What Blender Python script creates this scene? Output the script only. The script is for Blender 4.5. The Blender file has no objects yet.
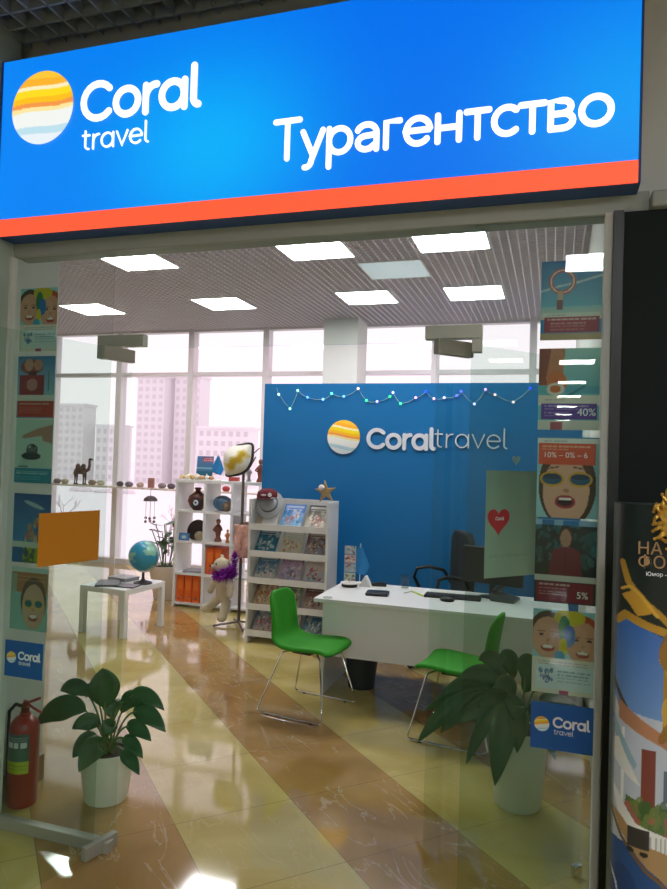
import bpy, bmesh, math, random
import numpy as np
from mathutils import Vector, Matrix, noise
random.seed(7)
C = bpy.context.scene.collection
PI = math.pi
# ---------------------------------------------------------------- camera, world, light, exposure
sc = bpy.context.scene
Fpx, EYE = 689.0, 1.75
v1 = Vector((2153.5, -52.5, Fpx)).normalized()
v2 = Vector((219.5, -20.5, -Fpx)).normalized()
v1 = (v1 - v2 * v1.dot(v2)).normalized()
v3 = v1.cross(v2)
cam = bpy.data.objects.new('camera', bpy.data.cameras.new('camera'))
C.objects.link(cam)
cam.matrix_world = Matrix.Translation((0, 0, EYE)) @ Matrix((v1, v2, v3)).to_4x4()
cam.data.sensor_fit = 'VERTICAL'; cam.data.sensor_height = 36
cam.data.lens = Fpx / 889 * 36
cam.data.clip_end = 600
sc.camera = cam
sc.view_settings.view_transform = 'Standard'
sc.view_settings.look = 'None'
sc.view_settings.gamma = 1
sc.view_settings.use_curve_mapping = False
sc.view_settings.exposure = 0.0
sc.cycles.transparent_max_bounces = 32
W = bpy.data.worlds.new('sky'); sc.world = W; W.use_nodes = True
bg = W.node_tree.nodes['Background']
bg.inputs[0].default_value = (1.0, 0.92, 0.96, 1); bg.inputs[1].default_value = 1.4
PANEL = 22.0        # radiance of the shop's ceiling panels
HALLPANEL = 58.0    # radiance of the mall corridor's ceiling panels
SIGNGLOW = 1.0

# ---------------------------------------------------------------- helpers
def lin(c):
    if isinstance(c, str): c = [int(c[i:i+2], 16)/255 for i in (0, 2, 4)]
    return tuple(x/12.92 if x <= .04045 else ((x+.055)/1.055)**2.4 for x in c)
def mat(name, col, rough=.5, metal=0, noise_amt=0, scale=8, coat=0, emit=0, spec=.5, bump=0):
    m = bpy.data.materials.new(name); m.use_nodes = True
    nt = m.node_tree; b = nt.nodes['Principled BSDF']
    c = lin(col)
    b.inputs['Base Color'].default_value = (*c, 1)
    b.inputs['Roughness'].default_value = rough
    b.inputs['Metallic'].default_value = metal
    b.inputs['Specular IOR Level'].default_value = spec
    b.inputs['Coat Weight'].default_value = coat
    if emit:
        b.inputs['Emission Color'].default_value = (*c, 1); b.inputs['Emission Strength'].default_value = emit
    if noise_amt or bump:
        tc = nt.nodes.new('ShaderNodeTexCoord'); n = nt.nodes.new('ShaderNodeTexNoise')
        n.inputs['Scale'].default_value = scale; n.inputs['Detail'].default_value = 4
        nt.links.new(tc.outputs['Object'], n.inputs['Vector'])
        if noise_amt:
            mx = nt.nodes.new('ShaderNodeMix'); mx.data_type = 'RGBA'
            mx.inputs['A'].default_value = (*[x*(1-noise_amt) for x in c], 1)
            mx.inputs['B'].default_value = (*[min(1, x*(1+noise_amt)) for x in c], 1)
            nt.links.new(n.outputs['Fac'], mx.inputs['Factor'])
            nt.links.new(mx.outputs['Result'], b.inputs['Base Color'])
        if bump:
            bp = nt.nodes.new('ShaderNodeBump'); bp.inputs['Strength'].default_value = bump
            nt.links.new(n.outputs['Fac'], bp.inputs['Height']); nt.links.new(bp.outputs[0], b.inputs['Normal'])
    return m
def vmat(name, rough=.5, emit=0, coat=0, metal=0):
    """material that shows a print stored as a colour attribute"""
    m = bpy.data.materials.new(name); m.use_nodes = True
    nt = m.node_tree; b = nt.nodes['Principled BSDF']
    a = nt.nodes.new('ShaderNodeVertexColor'); a.layer_name = 'print'
    nt.links.new(a.outputs[0], b.inputs['Base Color'])
    b.inputs['Roughness'].default_value = rough; b.inputs['Coat Weight'].default_value = coat
    b.inputs['Metallic'].default_value = metal
    if emit:
        nt.links.new(a.outputs[0], b.inputs['Emission Color']); b.inputs['Emission Strength'].default_value = emit
        b.inputs['Base Color'].default_value = (0, 0, 0, 1); nt.links.remove(b.inputs['Base Color'].links[0])
    return m
def glass(name, tint, ior=1.45, rough=0.0):
    m = bpy.data.materials.new(name); m.use_nodes = True
    nt = m.node_tree; nt.nodes.remove(nt.nodes['Principled BSDF']); out = nt.nodes['Material Output']
    t = nt.nodes.new('ShaderNodeBsdfTransparent'); t.inputs[0].default_value = (*tint, 1)
    g = nt.nodes.new('ShaderNodeBsdfGlossy'); g.inputs['Roughness'].default_value = rough
    fr = nt.nodes.new('ShaderNodeFresnel'); fr.inputs[0].default_value = ior
    geo = nt.nodes.new('ShaderNodeNewGeometry')
    mt = nt.nodes.new('ShaderNodeMath'); mt.operation = 'SUBTRACT'; mt.inputs[0].default_value = 1
    nt.links.new(geo.outputs['Backfacing'], mt.inputs[1])
    ml = nt.nodes.new('ShaderNodeMath'); ml.operation = 'MULTIPLY'
    nt.links.new(fr.outputs[0], ml.inputs[0]); nt.links.new(mt.outputs[0], ml.inputs[1])
    mx = nt.nodes.new('ShaderNodeMixShader')
    nt.links.new(ml.outputs[0], mx.inputs[0]); nt.links.new(t.outputs[0], mx.inputs[1]); nt.links.new(g.outputs[0], mx.inputs[2])
    nt.links.new(mx.outputs[0], out.inputs[0])
    return m

class MB:
    def __init__(s): s.v = []; s.f = []
    def add(s, vs, fs):
        n = len(s.v); s.v += [tuple(v) for v in vs]; s.f += [tuple(i+n for i in f) for f in fs]; return s
    def box(s, x0, x1, y0, y1, z0, z1, M=None):
        vs = [(x, y, z) for z in (z0, z1) for y in (y0, y1) for x in (x0, x1)]
        if M is not None: vs = [M @ Vector(v) for v in vs]
        return s.add(vs, [(0,2,3,1), (4,5,7,6), (0,1,5,4), (2,6,7,3), (0,4,6,2), (1,3,7,5)])
    def lathe(s, prof, n=24, c=(0,0,0), sx=1, sy=1, M=None):
        vs = []; fs = []
        for r, z in prof:
            for k in range(n):
                a = 2*PI*k/n; vs.append(Vector((c[0]+r*sx*math.cos(a), c[1]+r*sy*math.sin(a), c[2]+z)))
        for i in range(len(prof)-1):
            for k in range(n):
                fs.append((i*n+k, i*n+(k+1) % n, (i+1)*n+(k+1) % n, (i+1)*n+k))
        if prof[0][0] > 1e-6: fs.append(tuple(range(n-1, -1, -1)))
        if prof[-1][0] > 1e-6: fs.append(tuple((len(prof)-1)*n+k for k in range(n)))
        if M is not None: vs = [M @ v for v in vs]
        return s.add(vs, fs)
    def ball(s, c, r, n=16, M=None):
        if not hasattr(r, '__len__'): r = (r, r, r)
        prof = [(math.sin(PI*i/(n//2)), -math.cos(PI*i/(n//2))) for i in range(n//2+1)]
        vs = []; fs = []
        for a_, z in prof:
            for k in range(n):
                a = 2*PI*k/n; v = Vector((a_*r[0]*math.cos(a), a_*r[1]*math.sin(a), z*r[2]))
                if M is not None: v = M @ v
                vs.append(v + Vector(c))
        for i in range(len(prof)-1):
            for k in range(n): fs.append((i*n+k, i*n+(k+1) % n, (i+1)*n+(k+1) % n, (i+1)*n+k))
        return s.add(vs, fs)
    def tube(s, path, r, n=8, cap=True):
        P = [Vector(p) for p in path]; R = r if hasattr(r, '__len__') else [r]*len(P)
        vs = []; fs = []; up = Vector((0, 0, 1)); prev = None
        for i, p in enumerate(P):
            t = (P[min(i+1, len(P)-1)] - P[max(i-1, 0)]).normalized()
            if prev is None:
                a = t.cross(up); a = a if a.length > .05 else t.cross(Vector((1, 0, 0)))
            else: a = prev - t*prev.dot(t)
            a.normalize(); prev = a; b = t.cross(a)
            for k in range(n):
                q = 2*PI*k/n; vs.append(p + (a*math.cos(q) + b*math.sin(q))*R[i])
        for i in range(len(P)-1):
            for k in range(n): fs.append((i*n+k, i*n+(k+1) % n, (i+1)*n+(k+1) % n, (i+1)*n+k))
        if cap: fs.append(tuple(range(n-1, -1, -1))); fs.append(tuple((len(P)-1)*n+k for k in range(n)))
        return s.add(vs, fs)
    def prism(s, poly, y0, y1, M=None):
        """polygon in the x-z plane extruded along y"""
        n = len(poly)
        vs = [Vector((p[0], y0, p[1])) for p in poly] + [Vector((p[0], y1, p[1])) for p in poly]
        if M is not None: vs = [M @ v for v in vs]
        return s.add(vs, [tuple(range(n)), tuple(range(2*n-1, n-1, -1))] + [(k, n+k, n+(k+1) % n, (k+1) % n) for k in range(n)])
    def build(s, name, m, parent=None, loc=None, smooth=False, rot=None, bevel=0, fix=True):
        me = bpy.data.meshes.new(name); me.from_pydata(s.v, [], s.f)
        if fix:
            bm = bmesh.new(); bm.from_mesh(me); bmesh.ops.recalc_face_normals(bm, faces=bm.faces); bm.to_mesh(me); bm.free()
        me.materials.append(m)
        if smooth:
            me.polygons.foreach_set('use_smooth', [True]*len(me.polygons))
            me.set_sharp_from_angle(angle=math.radians(40))
        o = bpy.data.objects.new(name, me); C.objects.link(o)
        if parent: o.parent = parent
        if loc: o.location = loc
        if rot: o.rotation_euler = rot
        if bevel:
            b = o.modifiers.new('bevel', 'BEVEL'); b.width = bevel; b.segments = 2; b.limit_method = 'ANGLE'
        return o
def thing(name, label, cat, loc=(0,0,0), rz=0, group=None, kind=None):
    o = bpy.data.objects.new(name, None); C.objects.link(o); o.location = loc; o.rotation_euler = (0, 0, rz)
    return tag(o, label, cat, group, kind)
def tag(o, label=None, cat=None, group=None, kind=None):
    if label: o['label'] = label
    if cat: o['category'] = cat
    if group: o['group'] = group
    if kind: o['kind'] = kind
    return o
def struct(o, label=None):
    o['kind'] = 'structure'
    if label: o['label'] = label
    return o
def copy_thing(root, loc, rz=0, label=None, group=None):
    r = root.copy(); C.objects.link(r); r.location = loc; r.rotation_euler = (0, 0, rz)
    if label: r['label'] = label
    if group: r['group'] = group
    for ch in list(root.children):
        c = ch.copy(); C.objects.link(c); c.parent = r
        for g in list(ch.children):
            d = g.copy(); C.objects.link(d); d.parent = c
    return r

# ---- prints: a fine mesh whose vertices hold the printed colours
class Art:
    def __init__(s, w, h, nx, ny, base='FFFFFF', us=None):
        us = np.linspace(0, 1, nx+1) if us is None else us; nx = len(us)-1
        s.w, s.h, s.nx, s.ny = w, h, nx, ny
        U, V = np.meshgrid(us, np.linspace(0, 1, ny+1)); s.U, s.V = U, V
        s.c = np.empty(U.shape+(3,)); s.c[:] = lin(base)
    def _put(s, m, col, a=1): s.c[m] = s.c[m]*(1-a) + np.array(lin(col))*a; return s
    def rect(s, x0, x1, y0, y1, col, a=1): return s._put((s.U >= x0) & (s.U <= x1) & (s.V >= y0) & (s.V <= y1), col, a)
    def ell(s, x, y, rx, ry, col, a=1, rot=0):
        dx, dy = s.U-x, s.V-y; k, q = math.cos(rot), math.sin(rot)
        return s._put(((dx*k+dy*q)/rx)**2 + ((-dx*q+dy*k)/ry)**2 <= 1, col, a)
    def ring(s, x, y, rx, ry, t, col, a=1):
        d = np.sqrt(((s.U-x)/rx)**2 + ((s.V-y)/ry)**2); return s._put(np.abs(d-1) < t, col, a)
    def grad(s, x0, x1, y0, y1, c0, c1):
        m = (s.U >= x0) & (s.U <= x1) & (s.V >= y0) & (s.V <= y1); k = ((s.V-y0)/(y1-y0))[m][:, None]
        s.c[m] = np.array(lin(c0))*(1-k) + np.array(lin(c1))*k; return s
    def poly(s, pts, col, a=1):
        m = np.zeros(s.U.shape, bool); n = len(pts)
        for i in range(n):
            (xa, ya), (xb, yb) = pts[i], pts[(i+1) % n]
            if ya == yb: continue
            m ^= ((s.V > min(ya, yb)) & (s.V <= max(ya, yb)) & (s.U < xa + (s.V-ya)*(xb-xa)/(yb-ya)))
        return s._put(m, col, a)
    def line(s, pts, t, col, a=1):
        asp = s.h/s.w
        for (xa, ya), (xb, yb) in zip(pts, pts[1:]):
            dx, dy = xb-xa, (yb-ya)*asp; L = dx*dx+dy*dy+1e-9
            k = np.clip(((s.U-xa)*dx + (s.V-ya)*asp*dy)/L, 0, 1)
            s._put(((s.U-xa-k*dx)**2 + ((s.V-ya)*asp-k*dy)**2) < t*t, col, a)
        return s
    def text_lines(s, x0, x1, ys, col, t=.006, a=.7):
        rnd = random.Random(int(x0*1000+len(ys)))
        for y in ys:
            x = x0
            while x < x1-.03:
                L = rnd.uniform(.03, .11); s.rect(x, min(x1, x+L), y-t, y+t, col, a); x += L+.018
        return s
    def blobs(s, x0, x1, y0, y1, cols, n, seed, r=.04, a=.8):
        rnd = random.Random(seed)
        for _ in range(n): s.ell(rnd.uniform(x0, x1), rnd.uniform(y0, y1), r*rnd.uniform(.4, 1.4), r*rnd.uniform(.4, 1.2), rnd.choice(cols), a, rnd.uniform(0, 3))
        return s
    def build(s, name, m, parent=None, loc=None, rot=None, thick=.0006, warp=None, bottom_centre=False, mask=None):
        """sheet in the x-z plane facing -y, origin at lower left"""
        X = s.U*s.w - (s.w/2 if bottom_centre else 0); Z = s.V*s.h
        n = s.nx+1
        vs = [(x, 0.0, z) for x, z in zip(X.ravel(), Z.ravel())]
        if warp: vs = [warp(*v) for v in vs]
        fs = []
        for j in range(s.ny):
            for i in range(s.nx):
                if mask is None or mask(X[j, i], Z[j, i]): fs.append((j*n+i, j*n+i+1, (j+1)*n+i+1, (j+1)*n+i))
        me = bpy.data.meshes.new(name); me.from_pydata(vs, [], fs)
        at = me.color_attributes.new('print', 'FLOAT_COLOR', 'POINT')
        col = np.concatenate([s.c.reshape(-1, 3), np.ones((len(vs), 1))], 1).astype('f')
        at.data.foreach_set('color', col.ravel())
        me.materials.append(m)
        o = bpy.data.objects.new(name, me); C.objects.link(o)
        if parent: o.parent = parent
        if loc: o.location = loc
        if rot: o.rotation_euler = rot
        if thick:
            so = o.modifiers.new('thickness', 'SOLIDIFY'); so.thickness = thick; so.offset = -1
        return o

# ---- drawn lettering: strokes with round ends, in the x-z plane, facing -y
def arc(cx, cy, rx, ry, a0, a1, n=16):
    return [(cx+rx*math.cos(math.radians(a0+(a1-a0)*i/n)), cy+ry*math.sin(math.radians(a0+(a1-a0)*i/n))) for i in range(n+1)]
GL = {  # advance, strokes (x-height 1)
 'C': (1.32, [arc(.70, .66, .60, .60, 42, 318)]),
 'o': (1.14, [arc(.54, .5, .44, .44, 0, 360, 28)]),
 'r': (.66, [[(.14, .04), (.14, .94)], arc(.52, .52, .38, .42, 175, 85, 8)]),
 'a': (1.16, [arc(.52, .5, .42, .44, 0, 360, 28), [(.96, .94), (.96, .04)]]),
 'l': (.42, [[(.14, 1.36), (.14, .3)] + arc(.32, .28, .18, .22, 180, 270, 6)]),
 't': (.68, [[(.22, 1.22), (.22, .32)] + arc(.44, .3, .22, .24, 180, 280, 7), [(.02, .94), (.52, .94)]]),
 'v': (.92, [[(.06, .94), (.45, .06), (.84, .94)]]),
 'e': (1.08, [[(.12, .52), (.96, .52)] + arc(.54, .5, .42, .44, 4, 318, 24)]),
 'Т': (1.06, [[(.06, 1.42), (1.0, 1.42)], [(.53, 1.42), (.53, .04)]]),
 'у': (.94, [[(.08, .94), (.46, .08)], [(.84, .94), (.42, -.12)] + arc(.2, -.1, .22, .26, -10, -100, 5)]),
 'р': (1.08, [[(.14, .94), (.14, -.42)], arc(.53, .49, .4, .43, 0, 360, 24)]),
 'а': (1.0, [arc(.44, .62, .36, .32, 155, 0, 10) + [(.8, .04)], [(.8, .56), (.46, .54)] + arc(.42, .3, .3, .24, 90, 270, 10) + [(.56, .08), (.8, .26)]]),
 'г': (.72, [[(.14, .04), (.14, .94), (.62, .94)]]),
 'н': (1.06, [[(.14, .04), (.14, .94)], [(.14, .5), (.86, .5)], [(.86, .94), (.86, .04)]]),
 'т': (.84, [[(.04, .94), (.78, .94)], [(.41, .94), (.41, .04)]]),
 'с': (.92, [arc(.53, .5, .42, .44, 48, 312, 18)]),
 'в': (.98, [[(.14, .04), (.14, .94), (.46, .94)] + arc(.5, .73, .26, .21, 90, -90, 8) + [(.16, .52)], [(.5, .52)] + arc(.52, .28, .3, .24, 90, -90, 8) + [(.14, .04)]]),
}
GL['е'] = GL['e']; GL['о'] = GL['o']
def stroke_text(text, width, sw, thick, gap=.0):
    """returns MB; baseline at z=0, x from 0 to width; sw = stroke width in x-height units"""
    tot = sum(GL[c][0]+gap for c in text); k = width/tot
    mb = MB(); x = 0; rank = 0
    for ch in text:
        for st in GL[ch][1]:
            rank += 1; y1 = -thick - rank*.00003      # each stroke a hair's breadth of its own, so faces never coincide
            pts = [Vector(((x+p[0])*k, p[1]*k)) for p in st]
            closed = (pts[0]-pts[-1]).length < 1e-5; h = sw*k/2; n = len(pts)
            L = []; R = []
            for i in range(n):
                a = pts[(i-1) % (n-1)] if closed else pts[max(i-1, 0)]
                b = pts[(i+1) % (n-1)] if closed else pts[min(i+1, n-1)]
                if closed and i in (0, n-1): a, b = pts[-2], pts[1]
                d = (b-a).normalized(); nn = Vector((-d.y, d.x))
                sc_ = 1.0
                if 0 < i < n-1:
                    e = (pts[i]-pts[i-1]).normalized(); sc_ = min(1.6, 1/max(.5, abs(nn.dot(Vector((-e.y, e.x))))))
                L.append(pts[i]+nn*h*sc_); R.append(pts[i]-nn*h*sc_)
            vs = []; fs = []
            for i in range(n):
                for y in (0, y1):
                    vs.append((L[i].x, y, L[i].y)); vs.append((R[i].x, y, R[i].y))
            for i in range(n-1):
                a, b = i*4, (i+1)*4
                fs += [(a, a+1, b+1, b), (a+2, b+2, b+3, a+3), (a, b, b+2, a+2), (a+1, a+3, b+3, b+1)]
            mb.add(vs, fs)
            if not closed:
                for p, q in ((pts[0], pts[1]), (pts[-1], pts[-2])):
                    ang = math.atan2(p.y-q.y, p.x-q.x)
                    mb.prism([(p.x+h*math.cos(ang-PI/2+PI*j/8), p.y+h*math.sin(ang-PI/2+PI*j/8)) for j in range(9)], y1, 0)
        x += GL[ch][0]+gap
    return mb
def font_text(name, body, size, m, parent, loc, rot=(PI/2, 0, 0), extrude=.0004, bold=0):
    cu = bpy.data.curves.new(name, 'FONT'); cu.body = body; cu.size = size; cu.extrude = extrude; cu.offset = bold
    tmp = bpy.data.objects.new(name, cu); C.objects.link(tmp)
    bpy.context.view_layer.update()
    me = bpy.data.meshes.new_from_object(tmp.evaluated_get(bpy.context.evaluated_depsgraph_get()))
    C.objects.unlink(tmp); bpy.data.objects.remove(tmp)
    me.materials.clear(); me.materials.append(m)
    o = bpy.data.objects.new(name, me); C.objects.link(o); o.parent = parent; o.location = loc; o.rotation_euler = rot
    return o
def striped_disc(name, r, m, parent, loc, thick=.004, tilt=.28, dome=0):
    """round emblem with slanting orange, yellow and pale bands"""
    nr, na = 44, 120; vs = []; cols = []; fs = []
    bands = [(-1, 'EAF4FA'), (-.72, 'BFE3EF'), (-.52, 'F4F7F2'), (-.1, 'FFE9A0'), (.02, 'F79A4A'), (.14, 'FFC21E'), (.3, 'FFDE1F'), (.5, 'FFF3C0'), (.6, 'FFB52E'), (.8, 'FFC93A')]
    for i in range(nr+1):
        for k in range(na):
            a = 2*PI*k/na; q = r*i/nr; x, z = q*math.cos(a), q*math.sin(a)
            vs.append((x, -thick - dome*(1-(i/nr)**2), z)); t = (z*math.cos(tilt)-x*math.sin(tilt))/r + .05*math.sin(2.5*x/r)
            c = [b[1] for b in bands if t >= b[0]] or ['EAF4FA']; cols.append((*lin(c[-1]), 1))
    for i in range(nr):
        for k in range(na):
            if i == 0: fs.append((k, (1*na+k), 1*na+(k+1) % na)) if True else 0
            else: fs.append((i*na+k, (i+1)*na+k, (i+1)*na+(k+1) % na, i*na+(k+1) % na))
    b0 = len(vs)
    for k in range(na):
        a = 2*PI*k/na; vs.append((r*math.cos(a), 0, r*math.sin(a))); cols.append(cols[nr*na+k])
    for k in range(na): fs.append((nr*na+k, b0+k, b0+(k+1) % na, nr*na+(k+1) % na))
    me = bpy.data.meshes.new(name); me.from_pydata(vs, [], fs)
    at = me.color_attributes.new('print', 'FLOAT_COLOR', 'POINT'); at.data.foreach_set('color', np.array(cols, 'f').ravel())
    me.materials.append(m); o = bpy.data.objects.new(name, me); C.objects.link(o); o.parent = parent; o.location = loc
    return o

# ---------------------------------------------------------------- materials
M_white = mat('white_paint', 'E6E4E0', .55, noise_amt=.03)
M_wall = mat('wall_plaster', 'D9D9D4', .8, noise_amt=.03)
M_lam = mat('white_laminate', 'E8E8E6', .35)
M_blue = mat('blue_wall_paint', '056CAA', .45, noise_amt=.04, scale=2)
M_alu = mat('window_frame_grey', 'E2DADC', .45)
M_beam = mat('beam_grey', 'A4A8A0', .5, noise_amt=.05)
M_steel = mat('brushed_steel', 'B4B3A6', .45, .55)
M_chrome = mat('chrome', 'D8D8D8', .12, 1)
M_black = mat('black_plastic', '17181A', .45)
M_dark = mat('dark_wall_panel', '101817', .6, spec=.2, noise_amt=.08, scale=2)
M_blackframe = mat('black_frame', '141716', .4)
M_slat = mat('ceiling_slat', 'E4DADF', .5)
M_void = mat('ceiling_void', '2A2427', .9)
M_hallwall = mat('corridor_wall_paint', 'A8A8A2', .7)
M_slat2 = mat('corridor_slat', '8A949A', .5)
M_void2 = mat('corridor_void', '1C2227', .9)
M_green = mat('green_fabric', '2E9418', .85, noise_amt=.12, scale=60, bump=.15)
M_panel = mat('light_panel', 'FFFFFF', .5, emit=PANEL)
M_hall = mat('corridor_light_panel', 'FBFDFF', .5, emit=HALLPANEL)
M_off = mat('dim_panel', 'B9C8CE', .4, emit=.5)
M_leaf = mat('plant_leaf', '2C5A2C', .4, noise_amt=.3, scale=14, coat=.2)
M_stem = mat('plant_stem', '5C7A3C', .5)
M_soil = mat('soil', '2A211B', .95, noise_amt=.3, scale=60)
M_pot = mat('white_pot', 'D6DBC9', .4)
M_red = mat('extinguisher_red', 'A01E1C', .3, coat=.4)
M_print = vmat('printed_paper', .35)
M_printmatt = vmat('printed_card', .6)
M_whitetxt = mat('white_lettering', 'FFFFFF', .5)
M_glow_white = mat('sign_letter_light', 'FFFFFF', .5, emit=1.05)
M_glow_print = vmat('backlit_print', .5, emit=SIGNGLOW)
M_glow_red = mat('sign_red_band', 'FF5A38', .5, emit=.95)
M_navy = mat('sign_underside', '2C5296', .5)
M_glass = glass('door_glass', (.91, .955, .93))
M_glass_side = glass('side_glass', (.87, .925, .895))
M_glass_win = glass('window_glass', (.985, .945, .97))
M_brown = mat('brown_card', '8A6A5A', .8)
M_orange = mat('orange_binder', 'E8641A', .5)
M_orangep = mat('orange_paper', 'D98A16', .7)

# floor: 0.6 m tiles laid at 45 degrees, alternating cream and brown courses
def floor_mat():
    m = bpy.data.materials.new('marble_tile'); m.use_nodes = True; nt = m.node_tree; b = nt.nodes['Principled BSDF']
    N = nt.nodes.new; L = nt.links.new
    def math_(op, a, b_=None, c_=None):
        n = N('ShaderNodeMath'); n.operation = op
        for i, x in enumerate((a, b_, c_)):
            if x is None: continue
            if isinstance(x, (int, float)): n.inputs[i].default_value = x
            else: L(x, n.inputs[i])
        return n.outputs[0]
    g = N('ShaderNodeNewGeometry'); sp = N('ShaderNodeSeparateXYZ'); L(g.outputs['Position'], sp.inputs[0])
    x, y = sp.outputs[0], sp.outputs[1]
    w = math_('MULTIPLY', math_('ADD', x, y), .70711); v = math_('MULTIPLY', math_('SUBTRACT', y, x), .70711)
    wb = math_('SUBTRACT', w, .29)
    fr = math_('FRACT', math_('DIVIDE', wb, 1.2)); brown = math_('LESS_THAN', fr, .5)
    jw = math_('PINGPONG', wb, .3)
    jv = math_('PINGPONG', math_('SUBTRACT', v, .24), .3)
    joint = math_('MAXIMUM', math_('LESS_THAN', jw, .0016), math_('LESS_THAN', jv, .0016))
    def tex(scale, detail, dist, vec=None):
        n = N('ShaderNodeTexNoise'); n.inputs['Scale'].default_value = scale; n.inputs['Detail'].default_value = detail; n.inputs['Distortion'].default_value = dist
        L(vec or g.outputs['Position'], n.inputs['Vector']); return n.outputs['Fac']
    def ramp(fac, stops):
        r = N('ShaderNodeValToRGB'); L(fac, r.inputs[0]); e = r.color_ramp.elements
        while len(e) < len(stops): e.new(.5)
        for i, (p, c) in enumerate(stops): e[i].position = p; e[i].color = (*lin(c), 1)
        return r.outputs[0]
    # stretched along the course for the veins
    cb = N('ShaderNodeCombineXYZ'); L(math_('MULTIPLY', w, 3.2), cb.inputs[0]); L(v, cb.inputs[1])
    base = tex(2.2, 6, .6)
    yel = ramp(base, [(.3, 'B5A055'), (.7, 'CDBB78')])
    bro = ramp(base, [(.3, '977540'), (.7, 'B8935A')])
    def mix(f, a, b_):
        n = N('ShaderNodeMix'); n.data_type = 'RGBA'; L(f, n.inputs['Factor'])
        for s_, q in (('A', a), ('B', b_)):
            if isinstance(q, str): n.inputs[s_].default_value = (*lin(q), 1)
            else: L(q, n.inputs[s_])
        return n.outputs['Result']
    vn = math_('ABSOLUTE', math_('SUBTRACT', tex(1.6, 9, 1.4, cb.outputs[0]), .5))
    patch = math_('GREATER_THAN', tex(1.1, 3, .3), .47)
    vein = math_('MULTIPLY', math_('MAXIMUM', math_('SUBTRACT', 1.0, math_('DIVIDE', vn, .012)), 0.0), patch)
    bro = mix(math_('MULTIPLY', vein, .5), bro, 'D6C7A8')
    yel = mix(math_('MULTIPLY', vein, .22), yel, 'E2D8AC')
    col = mix(brown, yel, bro); col = mix(math_('MULTIPLY', joint, .65), col, '4C4228')
    L(col, b.inputs['Base Color'])
    b.inputs['Roughness'].default_value = .07
    b.inputs['IOR'].default_value = 1.6
    b.inputs['Coat Weight'].default_value = .3; b.inputs['Coat Roughness'].default_value = .03
    return m
M_floor = floor_mat()
M_snow = mat('snow', 'F1EEF2', .9)

SF = 2.603   # storefront plane
# ---------------------------------------------------------------- structure
struct(MB().box(-9.2, .3, SF, 9.35, -.1, 0).build('floor', M_floor))
struct(MB().box(-2.6, 9, -28, SF, -.1, 0).build('floor', M_floor))
struct(MB().box(-9.2, .3, SF+.05, 9.45, 3.9, 4.0).build('ceiling', M_void))
struct(MB().box(-2.6, 9, -28, SF+.05, 3.95, 4.05).build('ceiling', M_void2))
g = MB()
x = -9.1
while x < .25: g.box(x-.005, x+.005, SF+.12, 9.3, 3.63, 3.685); x += .075
y = SF+.15
while y < 9.3: g.box(-9.1, .25, y-.0045, y+.0045, 3.63, 3.685); y += .075
struct(g.build('ceiling', M_slat, fix=False), 'grey open cell lattice ceiling inside the shop')
g = MB(); x = -2.42
while x < 4: g.box(x-.005, x+.005, -27.9, SF+.04, 3.66, 3.71); x += .1
y = -27.9
while y < SF+.04: g.box(-2.42, 4, y-.005, y+.005, 3.66, 3.71); y += .1
struct(g.build('ceiling', M_slat2, fix=False), 'dark open cell lattice ceiling of the mall corridor')
struct(MB().box(-2.6, -2.44, -28, SF-.0, 0, 3.95).build('wall_left', mat('corridor_left_paint', 'B6C6BE', .7)))
struct(MB().box(9, 9.1, -28, SF, 0, 3.95).build('wall_right', M_hallwall))
struct(MB().box(-2.6, 9, -28.1, -28, 0, 3.95).build('wall_back', M_hallwall))
struct(MB().box(-2.95, -2.556, SF+.01, 3.064, 0, 3.9).build('wall_left', M_wall), 'white wall end behind the left side glass')
struct(MB().box(-2.566, -2.544, SF+.03, 3.075, 0, .13).build('baseboard_left', mat('brown_baseboard', '8A6A48', .4)))
struct(MB().box(-9.3, -2.95, 3.0, 3.064, 0, 3.9).build('wall_front', M_wall))
struct(MB().box(-9.3, -9.2, 3.0, 9.4, 0, 3.9).build('wall_left', M_wall))
struct(MB().box(.25, .37, SF+.03, 9.45, 0, 3.9).build('wall_right', M_wall), 'white side wall on the right of the shop')
# front wall above the opening, beam, posts, dark wall on the right
struct(MB().box(-2.6, 9, SF+.045, SF+.13, 2.72, 3.95).build('wall_front', M_beam), 'grey wall above the shop sign')
struct(MB().box(-2.44, .3, SF, SF+.10, 2.645, 2.72).build('trim_1', M_beam, bevel=.004), 'grey beam across the top of the glass front')
struct(MB().box(.3, 9, SF-.06, SF+.045, 2.64, 2.70).build('trim_2', M_beam, bevel=.01), 'grey ledge above the dark wall panel')
struct(MB().box(.156, .182, SF-.02, SF+.05, 0, 2.645).build('trim_3', M_wall, bevel=.003), 'white door frame post on the right')
struct(MB().box(.182, .215, SF-.05, SF+.05, 0, 2.64).build('trim_4', M_blackframe), 'black post beside the white door frame')
struct(MB().box(.215, 9, SF-.03, SF+.045, 0, 2.64).build('wall_front', M_dark), 'dark panelled wall right of the entrance')
struct(MB().box(-2.44, -2.425, SF-.02, SF+.05, 0, 2.645).build('trim_5', M_wall))

# side glass panes and transom glass (gaps are real joints)
def pane(n, x0, x1, z0, z1, m, label=None, kids=()):
    o = MB().box(x0, x1, SF+.012, SF+.022, z0, z1).build('window_%d' % n, m, fix=True); struct(o, label); return o
pane(1, -2.425, -1.892, .035, 2.645, M_glass_side, 'fixed glass pane left of the doors')
pane(2, -.303, .156, .035, 2.645, M_glass_side, 'fixed glass pane right of the doors')
pane(3, -1.888, -.307, 2.205, 2.645, M_glass, 'glass transom above the doors')
struct(MB().box(-2.425, -1.80, SF-.005, SF+.04, 0, .05).build('trim_6', M_steel, bevel=.003), 'steel floor rail under the left side glass')
struct(MB().box(-.33, .156, SF-.005, SF+.04, 0, .05).build('trim_7', M_steel, bevel=.003), 'steel floor rail under the right side glass')
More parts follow.
